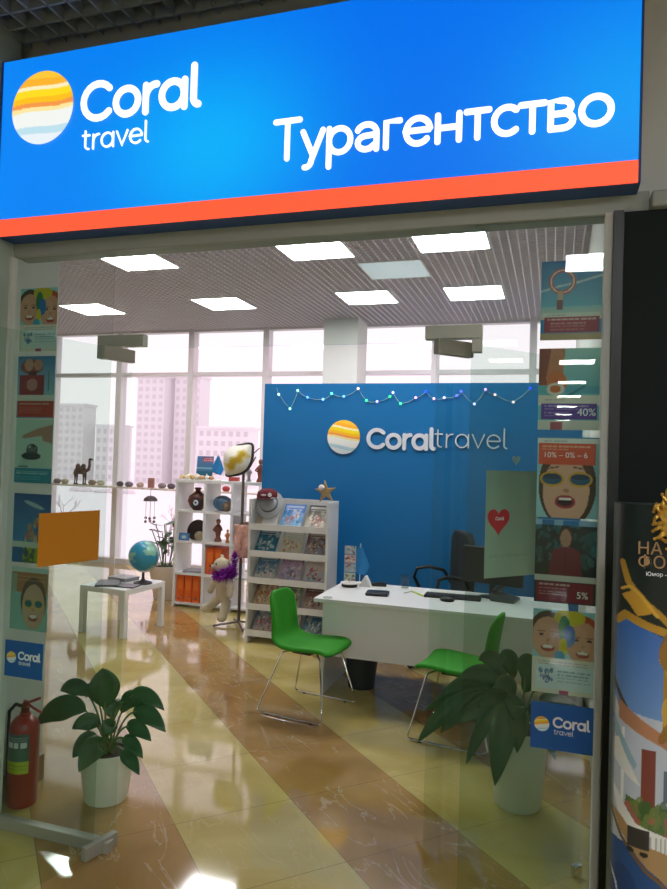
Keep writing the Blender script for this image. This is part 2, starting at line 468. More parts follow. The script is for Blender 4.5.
# transom fittings: an L of brushed steel at each joint
def fitting(n, cx, side):
    e = thing('transom_fitting', 'brushed steel corner fitting above the %s door' % side, 'fitting', (cx, SF+.017, 2.163), group=None)
    s = 1 if side == 'left' else -1
    MB().box(-.065, .17, -.02, .02, .052, .104).build('clamp_plate', M_steel, e, bevel=.002) if s > 0 else MB().box(-.17, .043, -.02, .02, .052, .104).build('clamp_plate', M_steel, e, bevel=.002)
    (MB().box(-.065, -.03, -.02, .02, -.0, .052) if s > 0 else MB().box(.008, .043, -.02, .02, -.0, .052)).build('side_clamp', M_steel, e, bevel=.002)
fitting(1, -1.888, 'left'); fitting(2, -.307, 'right')

# ---- door leaves: local x runs along the leaf from the pivot
def leaf(n, pivot, ang, label):
    e = thing('door_%d' % n, None, None, (pivot[0], pivot[1], 0)); e.rotation_euler = (0, 0, ang); e['kind'] = 'structure'; e['label'] = label
    MB().box(-.075, .77, -.005, .005, .012, 2.203).build('glass_leaf', M_glass, e)
    MB().box(-.08, .09, -.016, .016, 2.150, 2.207).build('top_patch_fitting', M_steel, e, bevel=.002)
    MB().box(-.08, .09, -.016, .016, .004, .062).build('bottom_patch_fitting', M_steel, e, bevel=.002)
    MB().box(.735, .775, -.014, .014, .004, .05).build('bottom_lock', M_chrome, e, bevel=.002)
    return e
A_L = math.atan2(-math.cos(math.radians(15)), -math.sin(math.radians(15)))
A_R = math.atan2(math.cos(math.radians(42)), math.sin(math.radians(42)))
PL, PR = (-1.84, SF), (-.37, SF)
dl = leaf(1, PL, A_L, 'glass door leaf on the left, swung out into the corridor')
dr = leaf(2, PR, A_R, 'glass door leaf on the right, swung into the shop')

# ---- far window wall
YW = 9.3
for i, xm in enumerate([-9.06, -7.8, -6.535, -5.27, -4.04, -2.8, -1.56, -.28]):
    struct(MB().box(xm-.045, xm+.045, YW-.04, YW+.12, 0, 3.72).build('window_frame' if 0 else 'trim_%d' % (10+i), M_alu), None)
struct(MB().box(-9.1, .25, YW-.02, YW+.1, 2.93, 2.99).build('trim_20', M_alu))
struct(MB().box(-9.1, .25, YW-.02, YW+.1, 0, .08).build('trim_21', M_alu))
struct(MB().box(-9.1, .25, YW-.03, YW+.1, 3.60, 3.9).build('trim_22', M_alu))
struct(MB().box(-9.1, -2.9, YW-.28, YW+.05, 1.19, 1.215).build('trim_23', mat('sill_cream', 'E4D6CC', .5)), 'narrow cream window shelf with ornaments')
xs = [-9.06, -7.8, -6.535, -5.27, -4.04, -2.8, -1.56, -.28, .25]
for i in range(8):
    struct(MB().box(xs[i]+.045, xs[i+1]-(.045 if i < 7 else 0), YW+.04, YW+.05, .08, 3.6).build('window_%d' % (10+i), M_glass_win))
struct(MB().box(-2.995, -2.516, 8.8, YW-.03, 0, 3.72).build('wall_pillar', M_wall), 'square white pillar in front of the windows')
# blue feature wall
struct(MB().box(-2.92, .25, 6.7, 6.8, 0, 2.515).build('wall_middle', M_blue), 'blue feature wall behind the desk')

# ---- ceiling light panels in the shop
def light_panel(x, y, z=3.605, m=None, label='', grp='lit ceiling panels in the shop', w=.6):
    e = thing('ceiling_light', label, 'light', (x, y, z), group=grp)
    MB().box(-w/2, w/2, -.3, .3, .004, .024).build('diffuser', m or M_panel, e)
    f = MB()
    for a in (-1, 1): f.box(-w/2-.012, w/2+.012, a*.3-.012*(a < 0), a*.3+.012*(a > 0), 0, .03); f.box(a*w/2-.012*(a < 0), a*w/2+.012*(a > 0), -.3, .3, 0, .03)
    f.build('frame', M_white, e); return e
LPOS = [(-6.0, 5.8, 'front row, far left over the windows side, outside the doorway view'), (-3.94, 5.8, 'leftmost bright square panel of the near row'), (-2.10, 5.8, 'bright square panel in the middle of the near row'), (-.87, 5.8, 'rightmost bright square panel of the near row'),
        (-5.87, 7.7, 'leftmost bright square panel of the far row'), (-3.94, 7.7, 'second bright square panel from the left in the far row'), (-2.10, 7.7, 'third bright panel of the far row, just before the pillar'), (-.87, 7.7, 'rightmost bright panel of the far row')]
for x, y, lab in LPOS[1:]:
    light_panel(x, y, 3.622, M_panel, lab)
light_panel(-1.53, 6.62, 3.622, M_off, 'dim pale blue grey ceiling panel between the two rows', grp=None)
for i, y in enumerate([-1.52, -8.0, -11.25, -14.6, -18.0, -21.6, -25.2]):
    light_panel(.37, y, 3.63, M_hall, 'extra square fill light panel in the corridor ceiling, unseen behind the viewer', grp='corridor ceiling panels')
for x, y in [(a_, b_) for a_ in (3.2, 6.0) for b_ in (-1.52, -4.75, -8.0, -14.6)]:  # nearer column read from faint reflections, farther one added as unseen corridor fill
    light_panel(x, y, 3.63, M_hall, 'extra square fill light panel in the corridor ceiling, unseen behind the viewer', grp='corridor ceiling panels')

# ---------------------------------------------------------------- the big sign
def big_sign():
    e = thing('shop_sign', 'large backlit blue sign above the entrance with white lettering and red lower band', 'sign', (-2.43, 2.49, 2.708))
    Wd, H = 2.682, .80
    MB().box(0, Wd, .008, .155, 0, H).build('sign_box', M_navy, e, bevel=.003)
    # face: brand blue; uneven inner lighting painted into the emission colour as cyan bloom
    a = Art(Wd-.004, H-.078, 120, 40, '0A6CE8')
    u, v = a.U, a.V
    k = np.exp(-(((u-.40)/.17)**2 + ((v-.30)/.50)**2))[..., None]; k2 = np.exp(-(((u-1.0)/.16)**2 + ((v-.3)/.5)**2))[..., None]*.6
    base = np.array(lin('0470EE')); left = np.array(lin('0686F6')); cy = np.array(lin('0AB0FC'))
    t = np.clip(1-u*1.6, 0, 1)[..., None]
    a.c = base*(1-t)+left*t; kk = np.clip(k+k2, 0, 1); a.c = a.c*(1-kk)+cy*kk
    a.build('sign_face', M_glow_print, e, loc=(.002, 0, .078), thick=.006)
    MB().box(.002, Wd-.002, -.0005, .0079, .001, .0765).build('red_band', M_glow_red, e)
    MB().box(-.006, 0, -.004, .15, 0, H).build('side_trim', M_navy, e); MB().box(Wd, Wd+.006, -.004, .15, 0, H).build('side_trim', M_navy, e)
    X = lambda x: x+2.43
    Z = lambda z: z-2.708
    striped_disc('emblem', .163, M_glow_print, e, (X(-2.202), -.003, Z(3.27)), tilt=.05)
    def put(txt, x0, x1, z, sw, nm):
        mb = stroke_text(txt, x1-x0, sw, .004); o = mb.build(nm, M_glow_white, e, loc=(X(x0), -.001, Z(z)), fix=False); return o
    put('Coral', -1.997, -1.41, 3.181, .235, 'lettering_coral')
    put('travel', -1.983, -1.648, 3.054, .125, 'lettering_travel')
    put('Турагентство', -1.08, .178, 2.915, .205, 'lettering_agency')
big_sign()

def small_brand(parent, x0, z0, w, dy, k=1.0):
    """the round emblem with the two words beside it"""
    striped_disc('emblem', w*.13, M_print, parent, (x0+w*.14, dy, z0), thick=.001)
    stroke_text('Coral', w*.62, .28, .001).build('lettering', M_whitetxt, parent, loc=(x0+w*.33, dy, z0-.03*w), fix=False)
    stroke_text('travel', w*.33, .14, .001).build('lettering', M_whitetxt, parent, loc=(x0+w*.35, dy, z0-.155*w), fix=False)
# blue wall logo
e = thing('wall_logo', 'round striped emblem with white raised words on the blue wall', 'sign', (-2.03, 6.695, 1.968))
striped_disc('emblem', .172, vmat('emblem_gloss', .25, coat=.4), e, (0, 0, 0), thick=.012, dome=.02, tilt=-.1)
M_wl = mat('wall_letter_white', 'D8DEE6', .4)
stroke_text('Coral', .69, .26, .012).build('lettering_coral', M_wl, e, loc=(.245, 0, -.105), fix=False)
stroke_text('travel', .70, .09, .010).build('lettering_travel', M_wl, e, loc=(.925, 0, -.085), fix=False)

# ---------------------------------------------------------------- posters on the glass
M_skin = 'D9A184'
def face(a, x, y, rx, ry, hair, skin='D8A488', smile=True, shades=None):
    a.ell(x, y+ry*.25, rx*1.15, ry*1.05, hair); a.ell(x, y, rx, ry, skin)
    a.ell(x-rx*.25, y-ry*.05, rx*.7, ry*.8, 'E6B79C', .35)
    if shades:
        for s_ in (-1, 1): a.ell(x+s_*rx*.45, y+ry*.12, rx*.42, ry*.22, shades[0]); a.ell(x+s_*rx*.45, y+ry*.14, rx*.33, ry*.16, shades[1])
        a.rect(x-rx*.15, x+rx*.15, y+ry*.1, y+ry*.18, shades[0])
    else:
        for s_ in (-1, 1): a.ell(x+s_*rx*.4, y+ry*.15, rx*.16, ry*.06, '3A2A22'); a.line([(x+s_*rx*.2, y+ry*.3), (x+s_*rx*.58, y+ry*.3)], .008, '6A4230')
    a.ell(x, y-ry*.12, rx*.13, ry*.08, 'BC8266', .7)
    if smile: a.ell(x, y-ry*.48, rx*.42, ry*.17, 'A8463C'); a.ell(x, y-ry*.42, rx*.34, ry*.08, 'F6EEE6')
def art_ring():
    a = Art(.21, .297, 70, 98, '2F86BE'); a.grad(0, 1, .35, 1, '6FB6D2', '1E6FB4'); a.grad(0, 1, .26, .42, 'D9D2BC', '8FC3D0')
    a.line([(.0, .62), (.3, .68), (.6, .72), (1, .8)], .02, 'D6E6EC', .6); a.ring(.35, .74, .19, .14, .2, 'B8473E'); a.ring(.35, .74, .19, .14, .06, 'E6D8CE')
    a.rect(.28, .36, .38, .62, 'C9A892'); a.rect(.27, .37, .38, .5, '7A3A32'); a.rect(.03, .97, .29, .34, 'DCE0D8'); a.text_lines(.12, .4, [.315], '66707A')
    a.rect(.06, .97, .10, .29, 'A3223A'); a.text_lines(.12, .9, [.26], 'F0D0D0', .012, .8); a.text_lines(.16, .75, [.21, .17, .135], 'E0A0A8'); a.rect(0, 1, 0, .09, 'C2A67E'); return a
def art_walk():
    a = Art(.21, .297, 70, 98, '6FC1C6'); a.grad(0, 1, .45, 1, '5DB3BE', 'A9D9D6'); a.rect(0, .3, .55, 1, '9A4A30'); a.poly([(.2, 1), (.42, 1), (.4, .55), (.22, .45), (.12, .62)], 'C98258')
    a.ell(.3, .58, .17, .14, 'D8763A'); a.ring(.28, .5, .12, .06, .25, 'E8E0D8'); a.line([(.5, .42), (.75, .53)], .02, '1F5A4C'); a.rect(.45, 1, .44, .54, '4C9FC4', .6)
    a.rect(0, 1, .3, .42, 'E9E3D8'); a.text_lines(.1, .45, [.37], '777777'); a.rect(.05, .97, .13, .32, '6A3FA8'); a.text_lines(.1, .85, [.29, .255], 'CDB9E8', .01); a.text_lines(.1, .55, [.21, .175], 'B9A2DC'); a.rect(0, 1, 0, .12, 'D8D4CC'); a.rect(.2, .4, 0, .1, 'B05A6A'); return a
def art_sunglasses():
    a = Art(.21, .297, 70, 98, '9CCBD2'); a.ell(.5, .40, .47, .52, '4A2E1E'); a.ell(.48, .34, .38, .42, 'DDA98C')
    for s_ in (-1, 1): a.ell(.48+s_*.23, .48, .2, .095, 'D9A02A'); a.ell(.48+s_*.23, .48, .165, .07, '255A78'); a.ell(.48+s_*.23, .51, .15, .035, '1E3550')
    a.line([(.1, .6), (.35, .63)], .012, '6A3A22'); a.line([(.6, .63), (.86, .6)], .012, '6A3A22')
    a.ell(.49, .34, .05, .025, 'B87A5E'); a.ell(.47, .2, .17, .085, 'A8323A'); a.ell(.47, .2, .12, .05, '3A1218'); a.ell(.47, .235, .11, .02, 'F8F2EC')
    a.rect(.02, .95, .66, .92, 'E0522A'); a.rect(0, 1, .92, .985, 'E4E6E2'); a.rect(0, 1, .985, 1, '2A78B4'); a.text_lines(.1, .5, [.95], '667'+'088'); a.text_lines(.08, .9, [.88], 'F9C9A8', .009); a.text_lines(.08, .5, [.845], 'F9C9A8', .007); return a
def art_man():
    a = Art(.21, .297, 70, 98, '1B2E30'); a.blobs(0, 1, .45, 1, ['16323A', '2C5A60', '0F1F22', '3A6E78'], 90, 3, .06); a.rect(0, 1, .93, 1, '8FB6D6'); a.rect(.1, .3, .93, .99, '2F6FA8'); a.rect(.45, .7, .93, .99, '2F78B4')
    a.ell(.5, .80, .12, .12, '4A3626'); a.ell(.5, .78, .09, .11, 'B98A72'); a.poly([(.22, .3), (.28, .62), (.42, .68), (.6, .68), (.74, .62), (.78, .3)], '7A2038'); a.line([(.5, .66), (.5, .33)], .006, '4A1222')
    a.rect(0, 1, .26, .33, 'D8D6D0'); a.rect(.03, .97, .02, .25, '8A1438'); a.text_lines(.08, .6, [.22], 'F0C8D0', .01); a.text_lines(.08, .5, [.17, .135, .1], 'D09AA8'); return a
def art_kids():
    a = Art(.21, .297, 70, 98, 'A9DCE0'); a.rect(0, 1, .28, 1, '9AD6DE'); face(a, .25, .66, .27, .25, '4A3A30'); face(a, .82, .62, .26, .26, 'C4502A', 'DFA07E')
    a.ell(.6, .92, .25, .1, 'D8CC2A'); a.ell(.52, .78, .1, .16, '2A8A4A'); a.ell(.6, .7, .1, .13, '2678C0'); a.ell(.5, .55, .07, .12, 'E0D43A'); a.ell(.45, .45, .09, .07, '3AA8D0')
    a.rect(0, 1, 0, .42, 'E9E4D6'); a.rect(.06, 1, .06, .34, 'DCEEF2'); a.text_lines(.1, .95, [.375, .345], '6A8A98', .005); a.text_lines(.42, .95, [.27, .23, .19, .15], '5AA0BC', .006); a.blobs(.1, .34, .14, .28, ['3A78B0', '2C5E96'], 12, 5, .04); a.rect(.45, .6, 0, .05, 'A8326A'); return a
def art_case():
    a = Art(.21, .297, 60, 84, '4FA3CE'); a.grad(0, 1, .35, 1, '9CCBE0', '2E84C0'); a.ell(.38, .83, .3, .12, '9C4A46'); a.ell(.3, .86, .12, .1, 'D8A08A'); a.ell(.55, .86, .12, .09, 'D09078')
    a.rect(.06, .72, .38, .7, '9E2230'); a.ell(.4, .54, .15, .1, 'C88A84'); a.rect(.3, .5, .7, .75, '5A1820'); a.rect(.82, .86, .45, .75, '607884')
    a.rect(0, 1, .28, .37, 'E6E2DC'); a.rect(.02, 1, .02, .28, 'C63A2C'); a.text_lines(.08, .9, [.23], 'F5C4BC', .01); a.text_lines(.08, .7, [.17, .13, .09], 'E59A90'); return a
def art_bell():
    a = Art(.21, .297, 60, 84, 'C4DCD6'); a.poly([(.18, .74), (.62, .86), (1, .92), (1, .62), (.75, .66), (.7, .74), (.2, .69)], 'C08A78'); a.ell(.48, .56, .06, .04, '3C3E42'); a.ell(.46, .49, .15, .07, '6C7276'); a.ell(.44, .42, .26, .06, '3A3C40'); a.ring(.46, .53, .13, .07, .16, '4A4C50')
    a.rect(.1, .35, .25, .27, '707880'); a.rect(0, 1, 0, .23, '1E88A8'); a.text_lines(.06, .9, [.18, .15], 'BFE2EA', .008); a.text_lines(.06, .7, [.1, .06], '8CC8D6'); return a
def art_reef():
    a = Art(.21, .297, 60, 84, '1C62A8'); a.grad(0, 1, .3, 1, '3E8CC8', '164E96'); a.ell(.55, .84, .28, .03, 'B9C8DC', 1, -.2); a.blobs(.35, 1, .32, .62, ['C49A4A', 'C8705A', 'E0C89A', '8A5A8A', '3A4A6A'], 40, 4, .05)
    a.rect(0, 1, .22, .30, 'DDE4DC'); a.rect(.3, 1, 0, .22, 'A8B82A'); a.blobs(.3, .6, 0, .2, ['2A4A6A', '4A6E2A'], 14, 8, .05); return a
def art_woman():
    a = Art(.21, .297, 60, 84, '9AC4BC'); a.rect(0, 1, .9, 1, 'CDE0DC'); a.rect(.02, .97, .6, .92, 'BC7A4A'); face(a, .62, .38, .3, .36, '6A4A32', 'D4A68A', True, ('D8B04A', '2F6A78')); a.text_lines(.1, .9, [.86, .8], 'DDB492', .008); a.rect(0, .16, 0, .9, '9AC4BC', .6); return a
def poster(name, art, x, z, h, label, texts=(), grp=None, y=SF+.0245):
    s_ = h/.297
    o = thing('poster', label, 'poster', (x, y, z), group=grp)
    sh = art.build('printed_sheet', M_print, o)
    if abs(s_-1) > .01: sh.scale = (1, 1, s_)
    # read from outside: sheet lies just inside the glass
    for t, tx, tz, sz in texts: font_text('lettering', t, sz, M_whitetxt, o, (tx, -.0008, tz), extrude=.0001)
    return o
poster('r1', art_ring(), -.056, 2.205, .29, 'topmost poster on right glass, hand holding lifebuoy over blue sea, dark red band')
poster('r2', art_walk(), -.057, 1.878, .297, 'poster on right glass with orange beach figure and purple 40 % band', [('40%', .135, .052, .038)])
poster('r3', art_sunglasses(), -.055, 1.56, .292, 'poster on right glass with laughing face in yellow sunglasses and orange band', [('10% – 0% – 6', .02, .218, .028)])
poster('r4', art_man(), -.055, 1.253, .30, 'poster on right glass with man in maroon shirt before dark trees', [('5%', .145, .022, .034)])
poster('r5', art_kids(), -.056, .928, .30, 'lowest poster on right glass with two painted children and white text block', [('family', .016, .062, .022), ('club', .022, .042, .022)])
poster('l1', art_kids(), -2.408, 2.205, .297, 'topmost poster on left glass, two painted children smiling', [('family', .016, .062, .022)])
poster('l2', art_case(), -2.408, 1.893, .29, 'poster on left glass with hand over red suitcase and red text band')
poster('l3', art_bell(), -2.406, 1.592, .297, 'pale poster on left glass with finger pressing a desk bell, teal band')
poster('l4', art_reef(), -2.400, 1.222, .32, 'deep blue underwater reef poster on left glass')
poster('l5', art_woman(), -2.398, .912, .288, 'poster on left glass with woman in sunglasses below an orange brown band')
M_stick = mat('sticker_blue', '0A5CA8', .4)
for x, z, lab in [(-2.398, .70, 'blue brand sticker low on the left glass near the fire extinguisher'), (-.055, .735, 'blue brand sticker low on the right glass under the posters')]:
    e = thing('brand_sticker', lab, 'sticker', (x, SF+.003, z))
    MB().box(0, .213, 0, .0012, 0, .165).build('backing', M_stick, e)
    small_brand(e, .01, .088, .2, -.0005)
# orange sheet on the left leaf (leaf-local x along the leaf), sheet and heart on the right leaf
def on_leaf(pivot, ang, u, off):  # world point beside a leaf
    return (pivot[0]+math.cos(ang)*u-math.sin(ang)*off, pivot[1]+math.sin(ang)*u+math.cos(ang)*off)
px_, py_ = on_leaf(PL, A_L, .075, .0065)
o = MB().box(0, .292, 0, .0008, 0, .212).build('orange_sheet', M_orangep, loc=(px_, py_, 1.284), rot=(0, 0, A_L)); tag(o, 'plain orange paper sheet taped to the open left glass door', 'paper')
px_, py_ = on_leaf(PR, A_R, .18, -.0065)
a = Art(.29, .42, 30, 40, 'AEC2B0'); a.grad(0, 1, 0, 1, 'B4CDB8', '8FA998'); a.text_lines(.1, .9, [.12, .2, .28, .36], '90A896', .004, .5)
o = a.build('paper_poster', M_printmatt, loc=(px_, py_, 1.302), rot=(0, 0, A_R), thick=.0006); tag(o, 'large pale green sheet on the open right glass door beside the heart', 'poster')
def heart_pts(r, n=40):
    return [(r*math.sin(t)**3, r*(13*math.cos(t)-5*math.cos(2*t)-2*math.cos(3*t)-math.cos(4*t))/16) for t in [2*PI*i/n for i in range(n)]]
px_, py_ = on_leaf(PR, A_R, .247, -.0085)
e = thing('heart_sticker', 'red heart sticker on the open right glass door', 'sticker', (px_, py_, 1.527)); e.rotation_euler = (0, 0, A_R)
MB().prism(heart_pts(.058), -.001, 0).build('heart', mat('heart_red', 'D42A3A', .4), e)
stroke_text('Coral', .045, .25, .0006).build('lettering', M_whitetxt, e, loc=(-.018, -.0012, .0), fix=False)
px_, py_ = on_leaf(PR, A_R, .335, -.0065)
o = MB().prism(heart_pts(.022), -.001, 0).build('heart_sticker', mat('heart_pale', '9CB8C0', .5), loc=(px_, py_, 1.765), rot=(0, 0, A_R)); tag(o, 'tiny pale heart sticker above the green sheet on right door', 'sticker')

# ---------------------------------------------------------------- plants
def bez(a, b, c, t): return a*(1-t)**2 + b*2*t*(1-t) + c*t*t
def plant(name, label, cat, loc, pot_r, pot_h, leaves, leafmat, seed=1):
    e = thing(name, label, cat, loc)
    MB().lathe([(0, 0), (pot_r*.74, 0), (pot_r*.78, .01), (pot_r*.97, pot_h-.02), (pot_r, pot_h-.018), (pot_r, pot_h), (pot_r*.93, pot_h), (pot_r*.9, pot_h-.03), (0, pot_h-.03)], 40).build('pot', M_pot, e, smooth=True)
    MB().lathe([(0, pot_h-.028), (pot_r*.89, pot_h-.026), (0, pot_h-.02)], 24).build('soil', M_soil, e)
    st = MB(); bl = MB(); rnd = random.Random(seed)
    for (tip, w, bend, start) in leaves:
        T = Vector(tip); S = Vector((rnd.uniform(-.03, .03), rnd.uniform(-.03, .03), pot_h-.03))
        m = (S+T)/2; B = Vector((m.x*(.55), m.y*.55, max(S.z, T.z)+bend))
        P = [bez(S, B, T, i/24) for i in range(25)]
        i0 = int(24*start); st.tube(P[:i0+3], .005, 6)
        cam_dir = Vector((-loc[0], -loc[1], 1.2)).normalized()
        nb = 24-i0; vs = []; fs = []
        for j in range(nb+1):
            p = P[i0+j]; q = j/nb; t = (P[min(i0+j+1, 24)]-P[i0+j-1]).normalized()
            side = t.cross(cam_dir); side = side.normalized() if side.length > .02 else Vector((1, 0, 0))
            nrm = side.cross(t).normalized(); hw = w*.47*(math.sin(PI*q**.93)**.78 if 0 < q < 1 else .0)+.0008
            for k, f in ((-1, 1), (-.5, .5), (0, 0), (.5, .5), (1, 1)):
                vs.append(p + side*k*hw + nrm*(abs(k)**1.4*hw*.35 + .004*math.sin(9*q+k*2)))
        for j in range(nb):
            for k in range(4): a_ = j*5+k; fs.append((a_, a_+1, a_+6, a_+5))
        bl.add(vs, fs)
    st.build('stems', M_stem, e, smooth=True)
    o = bl.build('foliage', leafmat, e, smooth=True); so = o.modifiers.new('thickness', 'SOLIDIFY'); so.thickness = .0015
    return e
leavesL = [((-.03, -.03, .655), .16, -.12, .42), ((-.40, -.05, .33), .13, .26, .42), ((-.2, .05, .48), .08, .12, .5), ((-.30, .0, .50), .09, .12, .5),
           ((.33, -.02, .49), .08, .2, .52), ((.36, -.05, .40), .095, .2, .5), ((.30, -.08, .36), .08, .12, .5), ((.27, -.1, .28), .07, .14, .55), ((.28, -.14, .22), .075, .12, .5),
           ((.0, -.22, .22), .12, .16, .4), ((-.1, -.14, .24), .1, .16, .45), ((.16, .1, .47), .08, .1, .4), ((.22, -.02, .52), .07, .08, .5), ((-.06, .1, .42), .1, .1, .4), ((.08, -.12, .36), .08, .1, .45), ((-.14, -.1, .36), .09, .1, .45)]
plant('potted_plant', 'broad-leaved green plant in white pot on the floor by the left door', 'plant', (-2.115, 3.02, 0), .138, .25, leavesL, M_leaf, 3)
leavesR = [((-.52, -.05, .25), .09, .42, .55), ((-.40, -.02, .31), .12, .40, .5), ((-.25, -.15, .22), .08, .38, .5), ((-.10, -.22, .17), .15, .40, .45), ((.18, -.12, .30), .09, .3, .5), ((.30, .0, .34), .1, .3, .5),
           ((-.42, .05, .48), .1, .25, .45), ((-.32, 0, .60), .1, .15, .4), ((-.22, .05, .70), .1, .1, .4), ((-.1, -.02, .74), .1, .08, .4), ((.05, .04, .72), .1, .08, .4), ((.2, .02, .62), .1, .12, .4), ((.3, -.05, .5), .1, .18, .45),
           ((-.2, -.12, .5), .1, .14, .4), ((-.02, -.16, .48), .12, .14, .4), ((.12, -.14, .44), .1, .14, .4), ((-.3, -.1, .40), .1, .22, .45), ((-.12, -.1, .6), .1, .1, .4), ((.1, .1, .6), .1, .1, .4), ((-.36, .1, .36), .11, .3, .5), ((0, -.18, .33), .1, .3, .5), ((-.5, .02, .40), .07, .28, .5)]
plant('potted_plant', 'bushy drooping green plant in tall white pot behind the right glass', 'plant', (-.135, 3.72, 0), .15, .40, leavesR, M_leaf, 5)

# ---------------------------------------------------------------- fire extinguisher
e = thing('fire_extinguisher', 'red fire extinguisher standing by the white wall behind the left glass', 'fire extinguisher', (-2.465, 2.83, 0))
MB().lathe([(0, 0), (.068, 0), (.071, .01), (.071, .36), (.064, .395), (.045, .42), (.026, .43), (.026, .445), (0, .445)], 32).build('cylinder', M_red, e, smooth=True)
MB().lathe([(0, .44), (.02, .44), (.02, .47), (.012, .475), (.012, .50), (0, .50)], 16).build('valve', mat('valve_brass', '7A3A2A', .4, .6), e, smooth=True)
h = MB(); h.tube([(-.02, 0, .48), (.03, 0, .50), (.085, 0, .525)], .007); h.build('carry_handle', M_red, e, smooth=True)
h = MB(); h.tube([(-.01, 0, .50), (.04, 0, .475), (.095, 0, .455)], .006); h.build('trigger', M_red, e, smooth=True)
h = MB(); h.tube([(-.01, 0, .47), (-.05, -.01, .48), (-.088, -.01, .44), (-.094, -.01, .35), (-.09, -.01, .22), (-.088, -.01, .12)], .009); h.build('hose', M_black, e, smooth=True)
a = Art(.13, .19, 40, 50, 'C9C89A'); a.rect(0, 1, .62, 1, '3A5A5A'); a.text_lines(.08, .95, [.9, .84], 'C8D8D0', .012); a.rect(.15, .38, .66, .78, 'D8E0D8'); a.rect(.45, .62, .66, .78, 'D8E0D8'); a.rect(.7, .9, .66, .78, 'D8E0D8'); a.rect(0, 1, .3, .6, '3C6A58'); a.rect(0, 1, 0, .3, 'B8C430'); a.text_lines(.1, .9, [.2, .12], '4A5A20', .012)
def wrap_(x, y, z, R=.0723):
    t = (x-.065)/R; ang = -PI/2+.15 + t; return (R*math.cos(ang), R*math.sin(ang), z)
a.build('instruction_label', M_print, e, loc=(0, 0, .17), warp=wrap_, thick=.0006)

# ---------------------------------------------------------------- green chairs
def make_chair(label, loc, rz):
    e = thing('visitor_chair', label, 'chair', loc, rz)
    # local +x = front
    prof = [(.235, .415), (.22, .445), (.13, .45), (.02, .437), (-.09, .432), (-.165, .447), (-.205, .49), (-.22, .56), (-.232, .64), (-.248, .73), (-.259, .785), (-.263, .803)]
    wid = [.38, .43, .45, .45, .43, .395, .35, .325, .325, .325, .30, .21]
    nx = 12; vs = []; fs = []
    for (x, z), w in zip(prof, wid):
        for k in range(nx+1):
            t = k/nx*2-1
            curl = .018*abs(t)**3
            back = z > .5
            vs.append((x + (curl*1.2 if back else 0), t*w/2, z + (0 if back else curl) - (.02*abs(t)**6 if z > .77 else 0)))
    for i in range(len(prof)-1):
        for k in range(nx): a_ = i*(nx+1)+k; fs.append((a_, a_+1, a_+nx+2, a_+nx+1))
    mb = MB().add(vs, fs); o = mb.build('shell', M_green, e, smooth=False)
    o.data.polygons.foreach_set('use_smooth', [True]*len(o.data.polygons))
    so = o.modifiers.new('t', 'SOLIDIFY'); so.thickness = .03; so.offset = 0
    sb = o.modifiers.new('s', 'SUBSURF'); sb.levels = 2; sb.render_levels = 2
    for s in (-1, 1):
        y0, y1 = s*.15, s*.25
        path = [(.06, s*.04, .415), (.12, s*.10, .413), (.155, y0, .405), (.17, y0*1.03, .39)]
        path += [(.17+(.25-.17)*q, y0*1.03+(y1-y0*1.03)*q, .39+(.03-.39)*q) for q in (.25, .5, .75, 1)]
        path += [(.245, y1, .014), (.225, y1, .008), (-.215, y1, .008), (-.24, y1, .014), (-.25, y1, .03)]
        path += [(-.25+.115*q, y1+(y0-y1)*q, .03+.36*q) for q in (.25, .5, .75, 1)]
        path += [(-.12, y0*.95, .405), (-.07, s*.08, .412), (-.03, s*.04, .414)]
        MB().tube(path, .0065, 8).build('sled_leg', M_chrome, e, smooth=True)
        for xx in (-.17, .17): MB().box(xx-.012, xx+.012, y1-.01, y1+.01, 0, .004).build('floor_glide', M_black, e)
    MB().box(-.06, .08, -.13, .13, .405, .42).build('mount_plate', M_black, e)
    return e
ch = make_chair('green upholstered chair with chrome sled legs facing right before the desk', (-1.595, 4.585, 0), math.radians(-10))
copy_thing(ch, (-.545, 4.52, 0), math.radians(172), 'green chair facing left at the desk, behind the right glass door')

# ---------------------------------------------------------------- desk
e = thing('reception_desk', 'long white office desk with front panel before the blue wall', 'desk', (-1.65, 4.80, 0))
Wd = 1.78
MB().box(0, Wd, 0, .78, .695, .722).build('desk_top', M_lam, e, bevel=.003)
MB().box(.065, Wd-.05, .05, .068, .30, .695).build('front_panel', M_lam, e)
MB().box(.045, .065, .085, .74, 0, .695).build('side_panel', M_lam, e, bevel=.001)
MB().box(Wd-.05, Wd-.03, .03, .74, 0, .695).build('side_panel', M_lam, e, bevel=.001)
MB().lathe([(0, 0), (.035, 0), (.035, .003), (0, .003)], 24, (.09, .06, .7222)).build('cable_grommet', mat('grommet_grey', '9AA69A', .5), e)
DZ = .7225
def item(name, label, cat, mb, m, loc, rz=0, smooth=False, bevel=0):
    o = mb.build(name, m, loc=loc, rot=(0, 0, rz), smooth=smooth, bevel=bevel); tag(o, label, cat); return o
e = thing('card_stand', 'tall narrow stand of picture cards at the left desk end', 'card stand', (-1.54, 5.36, DZ))
MB().lathe([(0, 0), (.062, 0), (.066, .008), (.06, .02), (.03, .024), (0, .024)], 28).build('base', M_black, e, smooth=True)
MB().lathe([(.0, .022), (.07, .024), (.074, .032), (.06, .034), (0, .036)], 28).build('tray', M_white, e, smooth=True)
MB().box(-.006, .006, -.006, .006, .03, .33).build('post', M_chrome, e)
for i in range(4):
    a = Art(.095, .066, 16, 12, ['B9C8B8', 'A8B4BE', 'C8B0A8', 'B0C0C8'][i]); a.blobs(.1, .9, .1, .9, ['6A4A42', 'E8E0D8', '3A5A6A', 'B84A3A'], 10, 20+i, .12); a.build('picture_card', M_print, e, loc=(-.045, -.012, .045+i*.072), thick=.002)
